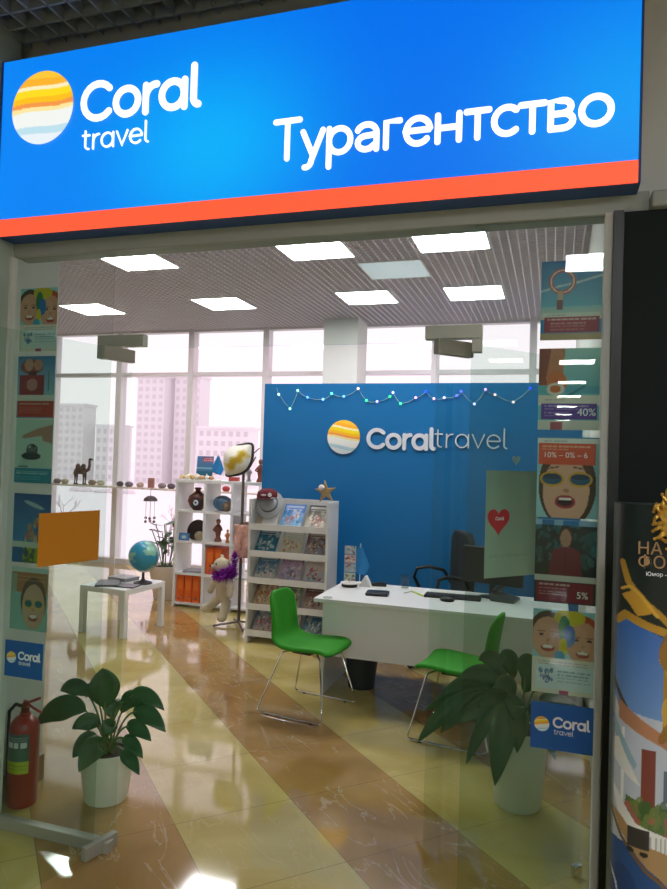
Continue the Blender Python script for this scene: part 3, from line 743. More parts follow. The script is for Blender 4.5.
def desk_flag(label, loc, s=1):
    e = thing('table_flag', label, 'flag', loc)
    MB().lathe([(0, 0), (.045*s, 0), (.045*s, .008), (.012*s, .016), (0, .016)], 20).build('base', M_white, e, smooth=True)
    MB().tube([(0, 0, .01), (0, 0, .30*s)], .003, 6).build('pole', M_white, e)
    # triangular pennant hanging in folds
    vs = []; fs = []; nn = 10
    for i in range(nn+1):
        q = i/nn; w = (.004+.15*min(1, q/.72)**1.0*(1 if q < .72 else 1-(q-.72)*1.2))*s
        for k in range(9):
            t = k/8; vs.append((-.03*s*q + w*(t-.35), .012*s*math.sin(t*9)*q, (.30-.21*q)*s - .03*s*t*q))
    for i in range(nn):
        for k in range(8): a_ = i*9+k; fs.append((a_, a_+1, a_+10, a_+9))
    o = MB().add(vs, fs).build('pennant', mat('flag_blue', '2A8ACC', .7), e, smooth=True); so = o.modifiers.new('t', 'SOLIDIFY'); so.thickness = .001
desk_flag('small light blue flag on a white base standing on the desk', (-1.50, 5.52, DZ), 1.1)
item('napkin_holder', 'folded white paper tent beside the card stand on desk', 'paper', MB().prism([(-.05, 0), (.05, 0), (.005, .085), (-.005, .085)], -.03, .03), M_white, (-1.42, 5.42, DZ))
item('stapler', 'black stapler lying behind the black tray on the desk', 'stapler', MB().prism([(-.075, 0), (.075, 0), (.08, .03), (.03, .035), (-.075, .018)], -.02, .02), M_black, (-1.34, 5.47, DZ), .25, bevel=.003)
e = thing('letter_tray', 'flat black square case on the desk left of the glass', 'case', (-1.25, 5.13, DZ), .12)
MB().box(-.085, .085, -.07, .07, 0, .022).build('case_body', M_black, e, bevel=.006)
MB().box(-.07, .07, -.055, .055, .022, .026).build('lid', mat('case_lid', '222326', .3), e, bevel=.002)
e = thing('glass_cup', 'clear empty drinking glass standing on the desk', 'glass', (-1.11, 5.48, DZ))
MB().lathe([(0, 0), (.03, 0), (.04, .11), (.0375, .11), (.028, .006), (0, .006)], 28).build('tumbler', glass('cup_glass', (.88, .9, .88)), e, smooth=True)
p = MB(); p.box(-.09, .09, -.012, .012, 0, .004)
item('green_strip', 'yellow green paper strip beside the drinking glass', 'paper', p, mat('lime', 'B8CC3A', .6), (-.97, 5.30, DZ), -.9)
item('pen', 'thin pale pen lying near the glass on desk', 'pen', MB().tube([(-.06, 0, .005), (.06, 0, .005)], .004), mat('pen_white', 'C8C8B8', .4), (-1.05, 5.32, DZ), 1.2)
item('paper_stack', 'white papers lying behind the keyboard', 'paper', MB().box(-.15, .15, -.1, .1, 0, .006), M_white, (-.74, 5.44, DZ), .08)
e = thing('keyboard', 'black computer keyboard on the desk behind the door glass', 'keyboard', (-.70, 5.27, DZ), .05)
MB().box(-.21, .21, -.065, .065, 0, .018).build('base', M_black, e, bevel=.004)
k = MB()
for i in range(14):
    for j in range(4): k.box(-.2+i*.0285, -.2+i*.0285+.024, -.055+j*.028, -.055+j*.028+.023, .018, .024)
k.build('keys', mat('key_grey', '2A2C30', .5), e)
item('computer_mouse', 'dark mouse in front of the keyboard', 'mouse', MB().ball((0, 0, .012), (.055, .03, .02)), M_black, (-.72, 5.12, DZ), 0, True)
e = thing('desk_phone', 'grey desk telephone at the right end of the desk', 'telephone', (-.32, 5.35, DZ), -.2)
MB().prism([(-.09, 0), (.09, 0), (.09, .02), (-.09, .06)], -.09, .09).build('phone_base', mat('phone_grey', '4A5052', .5), e, bevel=.004)
MB().box(-.08, -.03, -.1, .1, .062, .09).build('handset', M_black, e, bevel=.008)
e = thing('monitor', 'dark computer monitor seen from behind at the right desk end', 'monitor', (-.42, 5.42, DZ), -.3)
MB().lathe([(0, 0), (.1, 0), (.1, .008), (0, .012)], 24, sy=.7).build('stand_foot', M_black, e); MB().box(-.02, .02, -.01, .01, .01, .16).build('stand_neck', M_black, e)
MB().box(-.24, .24, -.02, .015, .10, .38).build('screen_housing', M_black, e, bevel=.008)
# waste bin under the desk
e = thing('waste_bin', 'dark round waste bin on the floor under the desk', 'bin', (-1.37, 5.18, 0))
MB().lathe([(0, 0), (.10, 0), (.13, .27), (.136, .27), (.136, .28), (.122, .28), (.095, .01), (0, .01)], 28).build('bin_body', mat('bin_dark', '2A3232', .5), e, smooth=True)
MB().lathe([(.128, .262), (.14, .266), (.14, .284), (.128, .284)], 28).build('rim', M_black, e)

# office chair behind the desk
e = thing('office_chair', 'black swivel office chair with curved arm rests behind the desk', 'chair', (-.92, 5.98, 0), math.radians(-62))
o = MB().box(-.24, .24, -.22, .22, .46, .53).build('seat', M_black, e, bevel=.03)
MB().prism([(-.2, .58), (.2, .58), (.23, .8), (.21, 1.08), (.14, 1.15), (-.14, 1.15), (-.21, 1.08), (-.23, .8)], .18, .25).build('backrest', mat('chair_back', '26292B', .7), e, bevel=.02)
for s in (-1, 1): MB().tube([(s*.22, -.02, .5), (s*.3, -.05, .56), (s*.32, -.12, .70), (s*.3, -.1, .78), (s*.27, 0, .80), (s*.26, .14, .77), (s*.22, .2, .66)], .016, 8).build('armrest', M_black, e, smooth=True)
MB().tube([(0, 0, .08), (0, 0, .47)], .03, 12).build('gas_column', M_black, e)
b = MB()
for k in range(5):
    t = 2*PI*k/5; b.tube([(0, 0, .10), (.27*math.cos(t), .27*math.sin(t), .075)], [.025, .016], 8); 
b.build('star_base', M_black, e)
for k in range(5):
    t = 2*PI*k/5; MB().ball((.27*math.cos(t), .27*math.sin(t), .03), .03, 12).build('castor', M_black, e, smooth=True)
# ---------------------------------------------------------------- magazine rack
RX0, RX1, RY0, RY1, RH = -2.72, -1.93, 5.963, 6.27, 1.345
e = thing('magazine_rack', 'white five tier magazine rack against the blue wall', 'rack', (RX0, RY0, 0))
Wr, Dr = RX1-RX0, RY1-RY0
for x in (0, Wr-.022):
    MB().prism([(0, 0), (Dr, 0), (Dr, RH), (0.0, RH)], 0, .022, M=Matrix.Translation((x, 0, 0)) @ Matrix.Rotation(0, 4, 'Z') @ Matrix(((0, 1, 0, 0), (1, 0, 0, 0), (0, 0, 1, 0), (0, 0, 0, 1)))).build('side_panel', M_lam, e, bevel=.001)
MB().box(.022, Wr-.022, Dr-.012, Dr, .03, RH).build('back_panel', M_lam, e)
tiers = [1.062, .812, .562, .315, .068]
covers = [
 [('C8B8A0', 'D8D0C0', 'E8E4DA'), ('2F6FB4', '7FB8D8', 'B86A5A'), ('4A5048', 'C8C0B0', 'A83A44')],
 [('1F5E78', '2A86A0', 'BFD8D8'), ('B8C0B4', 'D8CFA8', 'C87A5A'), ('6A4A42', 'A8B4C8', 'C09A5A')],
 [('4A7A98', 'D8D4C8', '3A6E94'), ('A88AA8', 'C8C0D0', '6A88B8'), ('C8B8B0', 'B0C4D0', 'B83A44')],
 [('8A5A3A', 'D8C8A0', 'B84A2A'), ('6A7A5A', 'C8C4B0', '4A8A6A'), ('6A4A4A', 'C8B8A8', '8A3A3A')],
 [('3A5A78', 'C8C0B8', 'C0203A'), ('B0B8B8', '8A9AA8', '6A5A5A'), ('2A5A7A', '8AB0C0', 'D8D8D0')]]
rackpos = (RX0, RY0)
for i, z in enumerate(tiers):
    MB().box(.022, Wr-.022, .0, .016, z-.006, z+.052).build('shelf_lip', M_lam, e)
    MB().box(.022, Wr-.022, .016, .14, z-.006, z+.006).build('shelf', M_lam, e)
ang = math.radians(-38)
words = {0: 'top tier', 1: 'second tier', 2: 'middle tier', 3: 'fourth tier', 4: 'bottom tier'}
side = ['left', 'centre', 'right']
desc = [['plain white', 'blue sky travel', 'dark grey'], ['teal', 'cream and orange', 'brown and lilac'], ['sea blue', 'mauve', 'pale red-spotted'], ['brown and orange', 'olive green', 'reddish brown'], ['blue with red base', 'light grey', 'deep blue']]
for i, z in enumerate(tiers):
    for j in range(3):
        c0, c1, c2 = covers[i][j]
        a = Art(.212, .292, 34, 44, c0); a.grad(0, 1, 0, .75, c1, c0); a.blobs(.05, .95, .18, .8, [c0, c1, 'D8D0C4'], 26, i*3+j+90, .10, .35); a.blobs(.15, .85, .22, .62, [c2, 'E8DCCC', c1, c2, '5A5048'], 34, i*3+j+40, .055, .75)
        a.rect(.06, .94, .86, .95, 'F2EEE8', .35 if (i+j) % 2 else .7); a.text_lines(.1, .9, [.8], 'F4F0E8', .012, .6); a.rect(0, 1, 0, .16, c2, .8 if (i, j) in ((4, 0), (2, 0), (3, 0)) else .25); a.text_lines(.1, .8, [.1, .06], 'F8F4EC', .012, .6)
        if (i, j) == (0, 0): a = Art(.212, .292, 12, 14, 'EDEAE6'); a.rect(.0, .25, 0, .5, 'C8B8A0')
        o = a.build('magazine', M_print, loc=(RX0+.045+j*.248, RY0+.022, z+.008), rot=(ang, 0, 0), thick=.006)
        tag(o, '%s magazine cover, %s of the rack\'s %s' % (desc[i][j], side[j], words[i]), 'magazine', 'magazines in the rack')
# cap, hat and starfish on and against the rack
e = thing('cap', 'dark red baseball cap on top of the magazine rack', 'cap', (-2.60, 6.12, RH), .2)
MB().lathe([(.105, 0), (.105, .03), (.095, .065), (.06, .09), (0, .10)], 24).build('crown', mat('cap_red', '5E1420', .8), e, smooth=True)
MB().prism([(-.08, 0), (.08, 0), (.07, .006), (-.07, .006)], -.17, -.08).build('visor', mat('cap_visor', '4A0E18', .8), e, bevel=.004)
stroke_text('vea', .05, .25, .002).build('lettering', M_whitetxt, e, loc=(-.045, -.106, .03), fix=False)
MB().lathe([(.02, 0), (.014, 0), (.014, .003), (.02, .003)], 16, M=Matrix.Translation((.04, -.104, .04)) @ Matrix.Rotation(PI/2, 4, 'X')).build('round_badge', M_whitetxt, e)
e = thing('sun_hat', 'pale grey hat resting over the top left magazine', 'hat', (-2.56, RY0+.10, 1.30), 0); e.rotation_euler = (math.radians(62), 0, 0)
MB().lathe([(.0, .05), (.05, .048), (.075, .03), (.085, 0), (.14, -.01), (.14, -.014), (.08, -.006), (.07, .02), (0, .04)], 28).build('felt', mat('hat_grey', '9CA0A4', .9), e, smooth=True)
MB().lathe([(.087, 0), (.082, .014), (.086, .014), (.090, 0)], 28).build('hat_band', mat('hat_band', '5A6066', .8), e)
star = []
for k in range(10):
    t = PI/2 + PI*k/5 + .1; r = .115 if k % 2 == 0 else .042; star.append((r*math.cos(t), r*math.sin(t)))
e = thing('starfish', 'beige starfish ornament with white shell eye on top of the rack', 'starfish', (-2.02, 6.13, RH+.088))
MB().prism(star, -.014, .014).build('body', mat('starfish_tan', 'A89068', .9, noise_amt=.25, scale=60, bump=.3), e, bevel=.008)
MB().ball((-.035, -.02, .04), (.03, .022, .028)).build('shell', M_white, e, smooth=True)

# ---------------------------------------------------------------- open shelving unit with ornaments
SX0, SX1, SY0, SY1, SH = -4.13, -3.02, 7.015, 7.375, 1.455
e = thing('shelving_unit', 'white open cube shelving unit in front of the windows', 'shelf', (SX0, SY0, 0))
Ws, Ds = SX1-SX0, SY1-SY0
cols = [0, .365, .705, 1.11-.032]; rows = [.03, .366, .732, 1.08, 1.42]
for x in cols: MB().box(x, x+.032, 0, Ds, .0, 1.42).build('upright', M_lam, e)
MB().box(-.004, Ws+.004, -.002, Ds, 1.42, SH).build('top_board', M_lam, e)
for z in rows[:-1]: MB().box(.032, Ws-.032, .002, Ds-.002, z, z+.024).build('shelf_board', M_lam, e)
def sx(i): return SX0+cols[i]+.032
# binders
def binder(x, z, rz, label):
    e = thing('binder', label, 'binder', (x, SY0+.03, z), 0, 'orange binders in the shelving unit')
    MB().box(0, .092, 0, .26, 0, .30).build('cover', M_orange, e, bevel=.003)
    MB().lathe([(.014, 0), (.010, 0), (.010, .002), (.014, .002)], 16, M=Matrix.Translation((.046, -.001, .05)) @ Matrix.Rotation(PI/2, 4, 'X')).build('finger_ring', M_chrome, e)
    MB().box(.02, .072, -.001, 0, .14, .25).build('spine_label', mat('spine_label', 'EE7A2C', .6), e)
for k, w_ in enumerate(('left', 'middle', 'right')): binder(sx(0)+.008+k*.102, .055, 0, 'orange binder, %s of three in the bottom left compartment' % w_)
for k, w_ in enumerate(('left', 'right')): binder(sx(1)+.008+k*.102, .391, 0, 'orange binder, %s of two in the compartment behind the toy bear' % w_)
item('magazine', 'flat grey magazine lying in the third row left compartment', 'magazine', MB().box(0, .22, 0, .24, 0, .018), mat('mag_grey', '8A8A92', .5), (sx(0)+.08, SY0+.03, .392), .1)
# ornaments
e = thing('painted_vase', 'dark round vase with brown neck and blue white medallion, top left compartment', 'vase', (-3.91, SY0+.13, 1.105))
MB().lathe([(0, 0), (.05, 0), (.09, .04), (.115, .1), (.10, .16), (.05, .20), (.03, .215), (.03, .235), (.045, .25), (.03, .26), (0, .26)], 28).build('body', mat('vase_brown', '5A3226', .4, noise_amt=.5, scale=20), e, smooth=True)
for r, c in ((.055, '20243A'), (.032, 'D8E4EC'), (.013, '2A4A7A')):
    MB().lathe([(0, 0), (r, 0), (r, .006+.004*(.055-r)*50), (0, .006+.004*(.055-r)*50)], 24, M=Matrix.Translation((.035, -.102, .09)) @ Matrix.Rotation(PI/2, 4, 'X')).build('medallion', mat('medallion_'+c, c, .4), e)
e = thing('painted_helmet', 'blue grey painted round shell ornament, second compartment of the top row', 'ornament', (-3.60, SY0+.15, 1.105))
MB().ball((0, 0, .09), (.115, .09, .09), 24).build('dome', mat('helmet_blue', '4A6A86', .4, noise_amt=.6, scale=26), e, smooth=True)
MB().ball((.075, -.04, .06), (.06, .06, .06), 16).build('snout', mat('helmet_brown', '7A6450', .6, noise_amt=.3, scale=20), e, smooth=True)
e = thing('wicker_bowl', 'dark brown bowl turned up behind a shell in the second row', 'bowl', (-3.93, SY0+.2, .756+.10)); e.rotation_euler = (math.radians(70), 0, 0)
MB().lathe([(0, 0), (.05, .0), (.10, .03), (.12, .07), (.115, .07), (.095, .035), (0, .01)], 28, (0, 0, -.04)).build('bowl', mat('bowl_brown', '4A3A32', .7, noise_amt=.4, scale=40), e, smooth=True)
MB().lathe([(.117, .032), (.124, .03), (.124, .036), (.117, .036)], 28).build('rim', mat('bowl_rim', '3A2C26', .7), e)
item('shell', 'speckled sea shell in front of the dark bowl', 'shell', MB().ball((0, 0, .055), (.06, .045, .055), 20), mat('shell_speckle', 'A89C7C', .6, noise_amt=.6, scale=50), (-3.84, SY0+.07, .756), 0, True)
a = Art(.13, .085, 20, 14, '2F5A86'); a.rect(.06, .94, .1, .9, '4A86B8'); a.ell(.5, .45, .25, .2, 'B8C8C0'); o = a.build('postcard', M_print, loc=(-4.08, SY0+.02, .757), rot=(-.15, 0, 0), thick=.012); tag(o, 'small blue framed picture in the second row left compartment', 'picture')
def figurine(label, loc, h, c1, c2, lean=0):
    e = thing('figurine', label, 'figurine', loc)
    MB().lathe([(0, 0), (h*.16, 0), (h*.17, h*.04), (h*.10, h*.2), (h*.13, h*.42), (h*.16, h*.58), (h*.12, h*.7), (h*.05, h*.76), (0, h*.78)], 16).build('robe', mat('figure_'+c1, c1, .6, noise_amt=.3, scale=40), e, smooth=True)
    b = MB(); b.ball((0, 0, h*.86), h*.10, 14).build('head', mat('figure_'+c2, c2, .6), e, smooth=True)
    q = MB(); q.tube([(-h*.13, 0, h*.64), (-h*.2, -h*.08, h*.5), (-h*.08, -h*.16, h*.46)], h*.035, 6); q.tube([(h*.13, 0, h*.64), (h*.22, -h*.06, h*.52), (h*.12, -h*.16, h*.5)], h*.035, 6); q.build('arms', mat('figure_arm_'+c1, c1, .6), e, smooth=True)
    MB().lathe([(h*.11, 0), (h*.07, h*.07), (0, h*.10)], 14, (0, 0, h*.9)).build('hat', mat('figure_hat_'+c1, c1, .7), e, smooth=True)
figurine('brown carved wooden figure in the second row middle compartment', (-3.64, SY0+.14, .756), .26, '7A4A34', 'A87A54')
figurine('orange and gold carved figure beside the brown one, second row', (-3.50, SY0+.10, .756), .15, 'C87A3A', 'D8A05A')
figurine('small white and grey figurine on top of the shelving unit', (-3.27, SY0+.12, SH), .19, 'A8A4A0', 'D8D0C8')
figurine('tall reddish brown figurine on top of the shelving unit by the blue wall', (-3.13, SY0+.12, SH), .26, '8A4A3A', 'A8705A')
item('cardboard_box', 'brown cardboard box in the right column of the shelving unit', 'box', MB().box(0, .235, 0, .25, 0, .235), M_brown, (sx(2)+.07, SY0+.02, .757), 0, bevel=.002)
item('photo_card', 'small dark framed card standing in the top right compartment', 'picture', MB().box(0, .09, 0, .014, 0, .11), mat('dark_card', '4A2A2A', .5), (sx(2)+.17, SY0+.1, 1.105))
a = Art(.21, .27, 24, 30, '3A7AAC'); a.grad(0, 1, 0, 1, '3E7A90', '5A86C0'); a.rect(.35, .98, .75, .95, 'B04A62'); a.text_lines(.38, .95, [.9, .82], 'F2D0D8', .02); a.rect(0, 1, .45, .5, '8AC0D8'); a.rect(0, 1, 0, .35, '2A6A88')
e = thing('picture_stand', 'blue travel picture with red heading leaning on top of the shelving unit', 'picture', (-3.955, SY0+.14, SH+.005)); a.build('print', M_print, e, rot=(-.12, 0, 0), thick=.008)
MB().box(.09, .12, .03, .08, 0, .12).build('strut', M_white, e)
desk_flag('pointed blue pennant on a white stand on top of the shelving unit', (-3.65, SY0+.10, SH), 1.0)
rnd = random.Random(4)
for k in range(7):
    mb = MB().ball((0, 0, .028), (rnd.uniform(.03, .05), .03, rnd.uniform(.022, .038)), 12)
    if k % 2: mb.tube([(-.03, 0, .02), (0, -.01, .05), (.03, 0, .075)], [.014, .012, .003], 6)
    item('seashell', '%s on the left end of the shelving unit top' % ['pale yellow whelk shell', 'cream spiky shell', 'small golden shell', 'ivory conch shell', 'tan cockle shell', 'white cone shell', 'brown edged shell'][k], 'shell', mb, mat('seashell_%d' % k, ['D8B878', 'E8D8B0', 'C8A060', 'EAE0C8', 'C49A70', 'EEE8DC', 'B88858'][k], .5, noise_amt=.3, scale=60), (-4.08+k*.062, SY0+.06+.02*(k % 2), SH), k, True)
item('gift_box', 'small red patterned box on top of the shelving unit behind the hat', 'box', MB().box(-.055, .055, -.03, .03, 0, .045), mat('gift_red', 'A8423C', .5, noise_amt=.5, scale=50), (-3.45, SY0+.12, SH))

# ---------------------------------------------------------------- coat stand, hat, bear
CX, CY = -3.04, 6.50
e = thing('coat_stand', 'thin metal coat stand between the shelving unit and magazine rack', 'coat stand', (CX, CY, 0))
M_stand = mat('stand_metal', '6E6460', .35, .8)
MB().tube([(0, 0, .03), (0, 0, 1.74)], .015, 10).build('pole', M_stand, e, smooth=True)
for k in range(4):
    t = math.radians(215+90*k); MB().tube([(0, 0, .045), (.12*math.cos(t), .12*math.sin(t), .03), (.26*math.cos(t), .26*math.sin(t), .012)], .011, 8).build('foot', M_stand, e, smooth=True)
for k in range(4):
    t = math.radians(20+90*k); MB().tube([(0, 0, 1.60), (.07*math.cos(t), .07*math.sin(t), 1.64), (.12*math.cos(t), .12*math.sin(t), 1.74)], .007, 8).build('hook', M_stand, e, smooth=True)
# straw hat hanging sideways: pale cone with yellow centre and dark brim
e = thing('straw_hat', 'yellow and white hat with dark brim hanging at the top of the coat stand', 'hat', (CX-.02, CY-.10, 1.70)); e.rotation_euler = (0, 0, math.radians(14))
out = [(415, 190), (420, 160), (435, 135), (465, 112), (520, 100), (585, 95), (593, 140), (588, 195), (565, 245), (530, 272), (490, 285), (440, 292), (425, 262), (418, 228)]
out = [((x-505)/6.67*.0112, (195-z)/6.67*.0112) for x, z in out]
fine = []
for i in range(len(out)):
    p0, p1, p2, p3 = [Vector(out[(i+q) % len(out)]) for q in (-1, 0, 1, 2)]
    for q in (0, .25, .5, .75): fine.append(.5*((2*p1)+(p2-p0)*q+(2*p0-5*p1+4*p2-p3)*q*q+(3*p1-p0-3*p2+p3)*q**3))
n = len(fine); vs = []; cl = []; fs = []; nr = 14
for i in range(nr+1):
    q = i/nr
    for k in range(n):
        p = fine[k]*q; vs.append((p.x, -.11*(1-q**2.2), p.y)); u_ = (p.x*.75+p.y*.66); w_ = (-p.x*.66+p.y*.75)+.012*math.sin(u_*60)
        c = 'C9A52A' if abs(w_) < .028 and abs(u_) < .11 else ('D9C878' if abs(w_) < .05 and abs(u_) < .13 else 'EEE9DC'); cl.append((*lin(c), 1))
for i in range(nr):
    for k in range(n): fs.append((i*n+k, i*n+(k+1) % n, (i+1)*n+(k+1) % n, (i+1)*n+k))
me = bpy.data.meshes.new('crown'); me.from_pydata(vs, [], fs); at = me.color_attributes.new('print', 'FLOAT_COLOR', 'POINT'); at.data.foreach_set('color', np.array(cl, 'f').ravel()); me.materials.append(vmat('hat_weave', .8))
o = bpy.data.objects.new('crown', me); C.objects.link(o); o.parent = e; so = o.modifiers.new('t', 'SOLIDIFY'); so.thickness = .004
rim = [(fine[k].x, -.002, fine[k].y) for k in range(14, 47)]
MB().tube(rim, [.004+.014*math.sin(PI*i/32)**.5 for i in range(33)], 8).build('brim', mat('brim_dark', '3A3438', .8), e, smooth=True)
o = MB().tube([(0, 0, 0), (.15, 0, .13)], .006, 8).build('umbrella_tip', M_stand, loc=(CX+.02, CY, 1.70)); tag(o, 'thin dark rod poking out from behind the yellow white hat', 'rod')

def remesh(o, vox=.008, smooth_it=6):
    r = o.modifiers.new('r', 'REMESH'); r.mode = 'VOXEL'; r.voxel_size = vox; r.use_smooth_shade = True
    s_ = o.modifiers.new('s', 'SMOOTH'); s_.iterations = smooth_it; s_.factor = .5
BX, BY = -3.15, 6.36
e = thing('teddy_bear', 'cream teddy bear with purple feather boa hanging on the coat stand', 'toy bear', (BX, BY, .16), math.radians(-25))
b = MB()
b.ball((0, 0, .22), (.095, .075, .13), 20); b.ball((0, .0, .32), (.075, .065, .07), 20)
b.ball((-.02, -.02, .47), (.088, .082, .078), 20); b.ball((-.075, -.055, .45), (.055, .045, .042), 16); b.ball((-.045, .01, .45), (.07, .06, .06), 16)
for s in (-1, 1): b.ball((.0+s*.07, .02, .545), (.03, .016, .032), 12)
b.tube([(-.07, 0, .33), (-.13, -.03, .27), (-.15, -.05, .21)], [.035, .036, .034], 12); b.ball((-.15, -.05, .2), .036)
b.tube([(.07, 0, .33), (.13, -.02, .27), (.14, -.04, .21)], [.035, .038, .036], 12); b.ball((.14, -.04, .2), .038)
b.tube([(-.045, -.01, .14), (-.10, -.07, .07), (-.135, -.10, .03)], [.05, .048, .042], 12); b.ball((-.14, -.11, .03), (.046, .05, .046))
b.tube([(.055, 0, .13), (.07, -.04, .04), (.07, -.06, -.03)], [.05, .048, .044], 12); b.ball((.07, -.07, -.04), (.048, .055, .042))
o = b.build('body', mat('bear_plush', 'CBBFA4', .95, noise_amt=.15, scale=50, bump=.6), e); remesh(o, .009)
for p in ((-.075, -.095, .49), (-.01, -.1, .49)): MB().ball(p, .009, 10).build('eye', M_black, e, smooth=True)
MB().ball((-.122, -.085, .455), (.016, .014, .012), 10).build('nose', M_black, e, smooth=True)
boa = MB(); rnd = random.Random(2)
for k in range(760):
    t = rnd.uniform(0, 2*PI); c = Vector((.085*math.cos(t)+.01, .075*math.sin(t)-.01, .375-.02*math.cos(t) + (.09 if math.cos(t) > .6 else 0)*rnd.random()))
    d = Vector((rnd.gauss(0, 1), rnd.gauss(0, 1), rnd.gauss(0, 1))).normalized(); L = rnd.uniform(.04, .085); q = d.cross(Vector((.3, .5, .8))).normalized()*.009
    boa.add([c-q, c+q, c+d*L+q*.6, c+d*L-q*.6], [(0, 1, 2, 3)])
for k in range(260):
    z = rnd.uniform(.36, .60); c = Vector((.105+rnd.gauss(0, .008), .04+rnd.gauss(0, .008), z)); d = Vector((rnd.gauss(0, 1), rnd.gauss(0, 1), rnd.gauss(0, .7))).normalized(); L = rnd.uniform(.025, .05); q = d.cross(Vector((.3, .5, .8))).normalized()*.007
    boa.add([c-q, c+q, c+d*L+q*.6, c+d*L-q*.6], [(0, 1, 2, 3)])
boa.build('feather_boa', mat('purple_feather', '9A2CB0', .8, noise_amt=.3, scale=40), e, fix=False)
# scarf and tote hanging on the stand behind
e = thing('scarf', 'pink and orange scarf hanging on the coat stand behind the bear', 'scarf', (CX+.02, CY-.03, .72))
vs = []; fs = []
for i in range(13):
    for k in range(11): t = k/10; vs.append((-.10+.2*t+.01*math.sin(i), .02*math.sin(t*14+i*.3), .32-.34*i/12))
for i in range(12):
    for k in range(10): a_ = i*11+k; fs.append((a_, a_+1, a_+12, a_+11))
o = MB().add(vs, fs).build('cloth', mat('scarf_pink', 'DCA898', .9, noise_amt=.5, scale=22), e, smooth=True); so = o.modifiers.new('t', 'SOLIDIFY'); so.thickness = .003
fr_ = MB()
for k in range(14): fr_.tube([(-.1+.0155*k, .0, -.02), (-.1+.0155*k+.004, .004, -.07)], .0025, 5)
fr_.build('fringe', mat('scarf_fringe', 'C8703A', .9), e)
item('plush_toy', 'white round plush toy on the floor behind the bear', 'toy', MB().ball((0, 0, .09), (.09, .08, .09), 20).ball((-.05, -.03, .2), (.06, .06, .055), 16).ball((.07, -.05, .04), (.05, .05, .035)), mat('plush_white', 'DDD4CC', .95, bump=.4, scale=60), (-2.86, 6.95, .0), 0, True)

# ---------------------------------------------------------------- white side table with globe
e = thing('side_table', 'low white square side table with globe near the left windows', 'table', (-4.03, 5.92, 0), math.radians(-6))
MB().box(-.275, .275, -.30, .30, .40, .45).build('table_top', M_lam, e, bevel=.002)
for a_ in (-1, 1):
    for c_ in (-1, 1): MB().box(a_*.25-.025, a_*.25+.025, c_*.275-.025, c_*.275+.025, 0, .40).build('leg', M_lam, e)
e = thing('globe', 'light blue desk globe on a dark base on the white side table', 'globe', (-3.85, 5.98, .45))
gm = bpy.data.materials.new('globe_map'); gm.use_nodes = True; nt = gm.node_tree; b = nt.nodes['Principled BSDF']
tc = nt.nodes.new('ShaderNodeTexCoord'); n = nt.nodes.new('ShaderNodeTexNoise'); n.inputs['Scale'].default_value = 7; n.inputs['Detail'].default_value = 5
r = nt.nodes.new('ShaderNodeValToRGB'); r.color_ramp.elements[0].position = .52; r.color_ramp.elements[0].color = (*lin('2E93B4'), 1); r.color_ramp.elements[1].position = .56; r.color_ramp.elements[1].color = (*lin('8CBFA8'), 1)
nt.links.new(tc.outputs['Object'], n.inputs['Vector']); nt.links.new(n.outputs['Fac'], r.inputs[0]); nt.links.new(r.outputs[0], b.inputs['Base Color']); b.inputs['Roughness'].default_value = .3
MB().ball((0, 0, .275), .15, 32).build('sphere', gm, e, smooth=True)
MB().lathe([(0, 0), (.09, 0), (.09, .012), (.03, .03), (.014, .05), (.012, .11), (0, .11)], 24).build('base', mat('globe_base', '3A3436', .5), e, smooth=True)
ax = Matrix.Rotation(math.radians(23), 4, 'Y')
MB().tube([Vector((0, 0, .275)) + ax @ Vector((.162*math.sin(math.radians(t)), 0, .162*math.cos(math.radians(t)))) for t in range(0, 181, 12)], .005, 6).build('meridian', mat('meridian', 'B8C4C8', .3, .6), e, smooth=True)
item('magazine', 'dark open magazine lying on the left of the side table', 'magazine', MB().box(-.11, .11, -.15, .15, 0, .02), mat('mag_dark', '4A4A50', .35), (-4.12, 5.80, .45), .5)
item('magazine', 'grey paper lying at the back of the side table', 'magazine', MB().box(-.12, .12, -.1, .1, 0, .035), mat('mag_light', '9A9698', .4), (-4.13, 6.06, .45), -.2)
item('magazine', 'black thin magazine in front of the globe on the side table', 'magazine', MB().box(-.11, .11, -.08, .08, 0, .012), mat('mag_black', '2E2E32', .3), (-3.9, 5.78, .45), .1)

# big floor plant behind the table (leafy stems in a white pot)
e = thing('potted_plant', 'leafy indoor plant in large cream pot beside the shelving unit', 'plant', (-4.42, 7.35, 0))
MB().lathe([(0, 0), (.13, 0), (.135, .01), (.2, .38), (.205, .40), (.18, .40), (.17, .37), (0, .37)], 32).build('pot', mat('cream_pot', 'E4D8CC', .5), e, smooth=True)
MB().lathe([(0, .372), (.175, .372), (0, .385)], 24).build('soil', M_soil, e)
st = MB(); lf = MB(); rnd = random.Random(9)
for k in range(11):
    t = rnd.uniform(0, 6.28); h = rnd.uniform(.3, .6); q = rnd.uniform(.05, .26)
    S = Vector((.05*math.cos(t), .05*math.sin(t), .37)); T = Vector((q*math.cos(t), q*math.sin(t), .37+h)); st.tube([S, (S+T)/2+Vector((.02, 0, 0)), T], .006, 6)
    for m_ in range(4):
        tt = .5+.15*m_; p = S.lerp(T, tt); d = Vector((rnd.gauss(0, 1), rnd.gauss(0, 1), .3)).normalized(); L = rnd.uniform(.07, .13) if k > 2 else .16
        s_ = d.cross(Vector((0, 0, 1))).normalized()*L*.28
        lf.add([p, p+d*L*.35+s_, p+d*L*.75+s_*.8, p+d*L, p+d*L*.75-s_*.8, p+d*L*.35-s_], [(0, 1, 2, 3, 4, 5)])
st.build('stems', M_stem, e, smooth=True); lf.build('foliage', mat('dusty_leaf', '3E5E3A', .5), e)

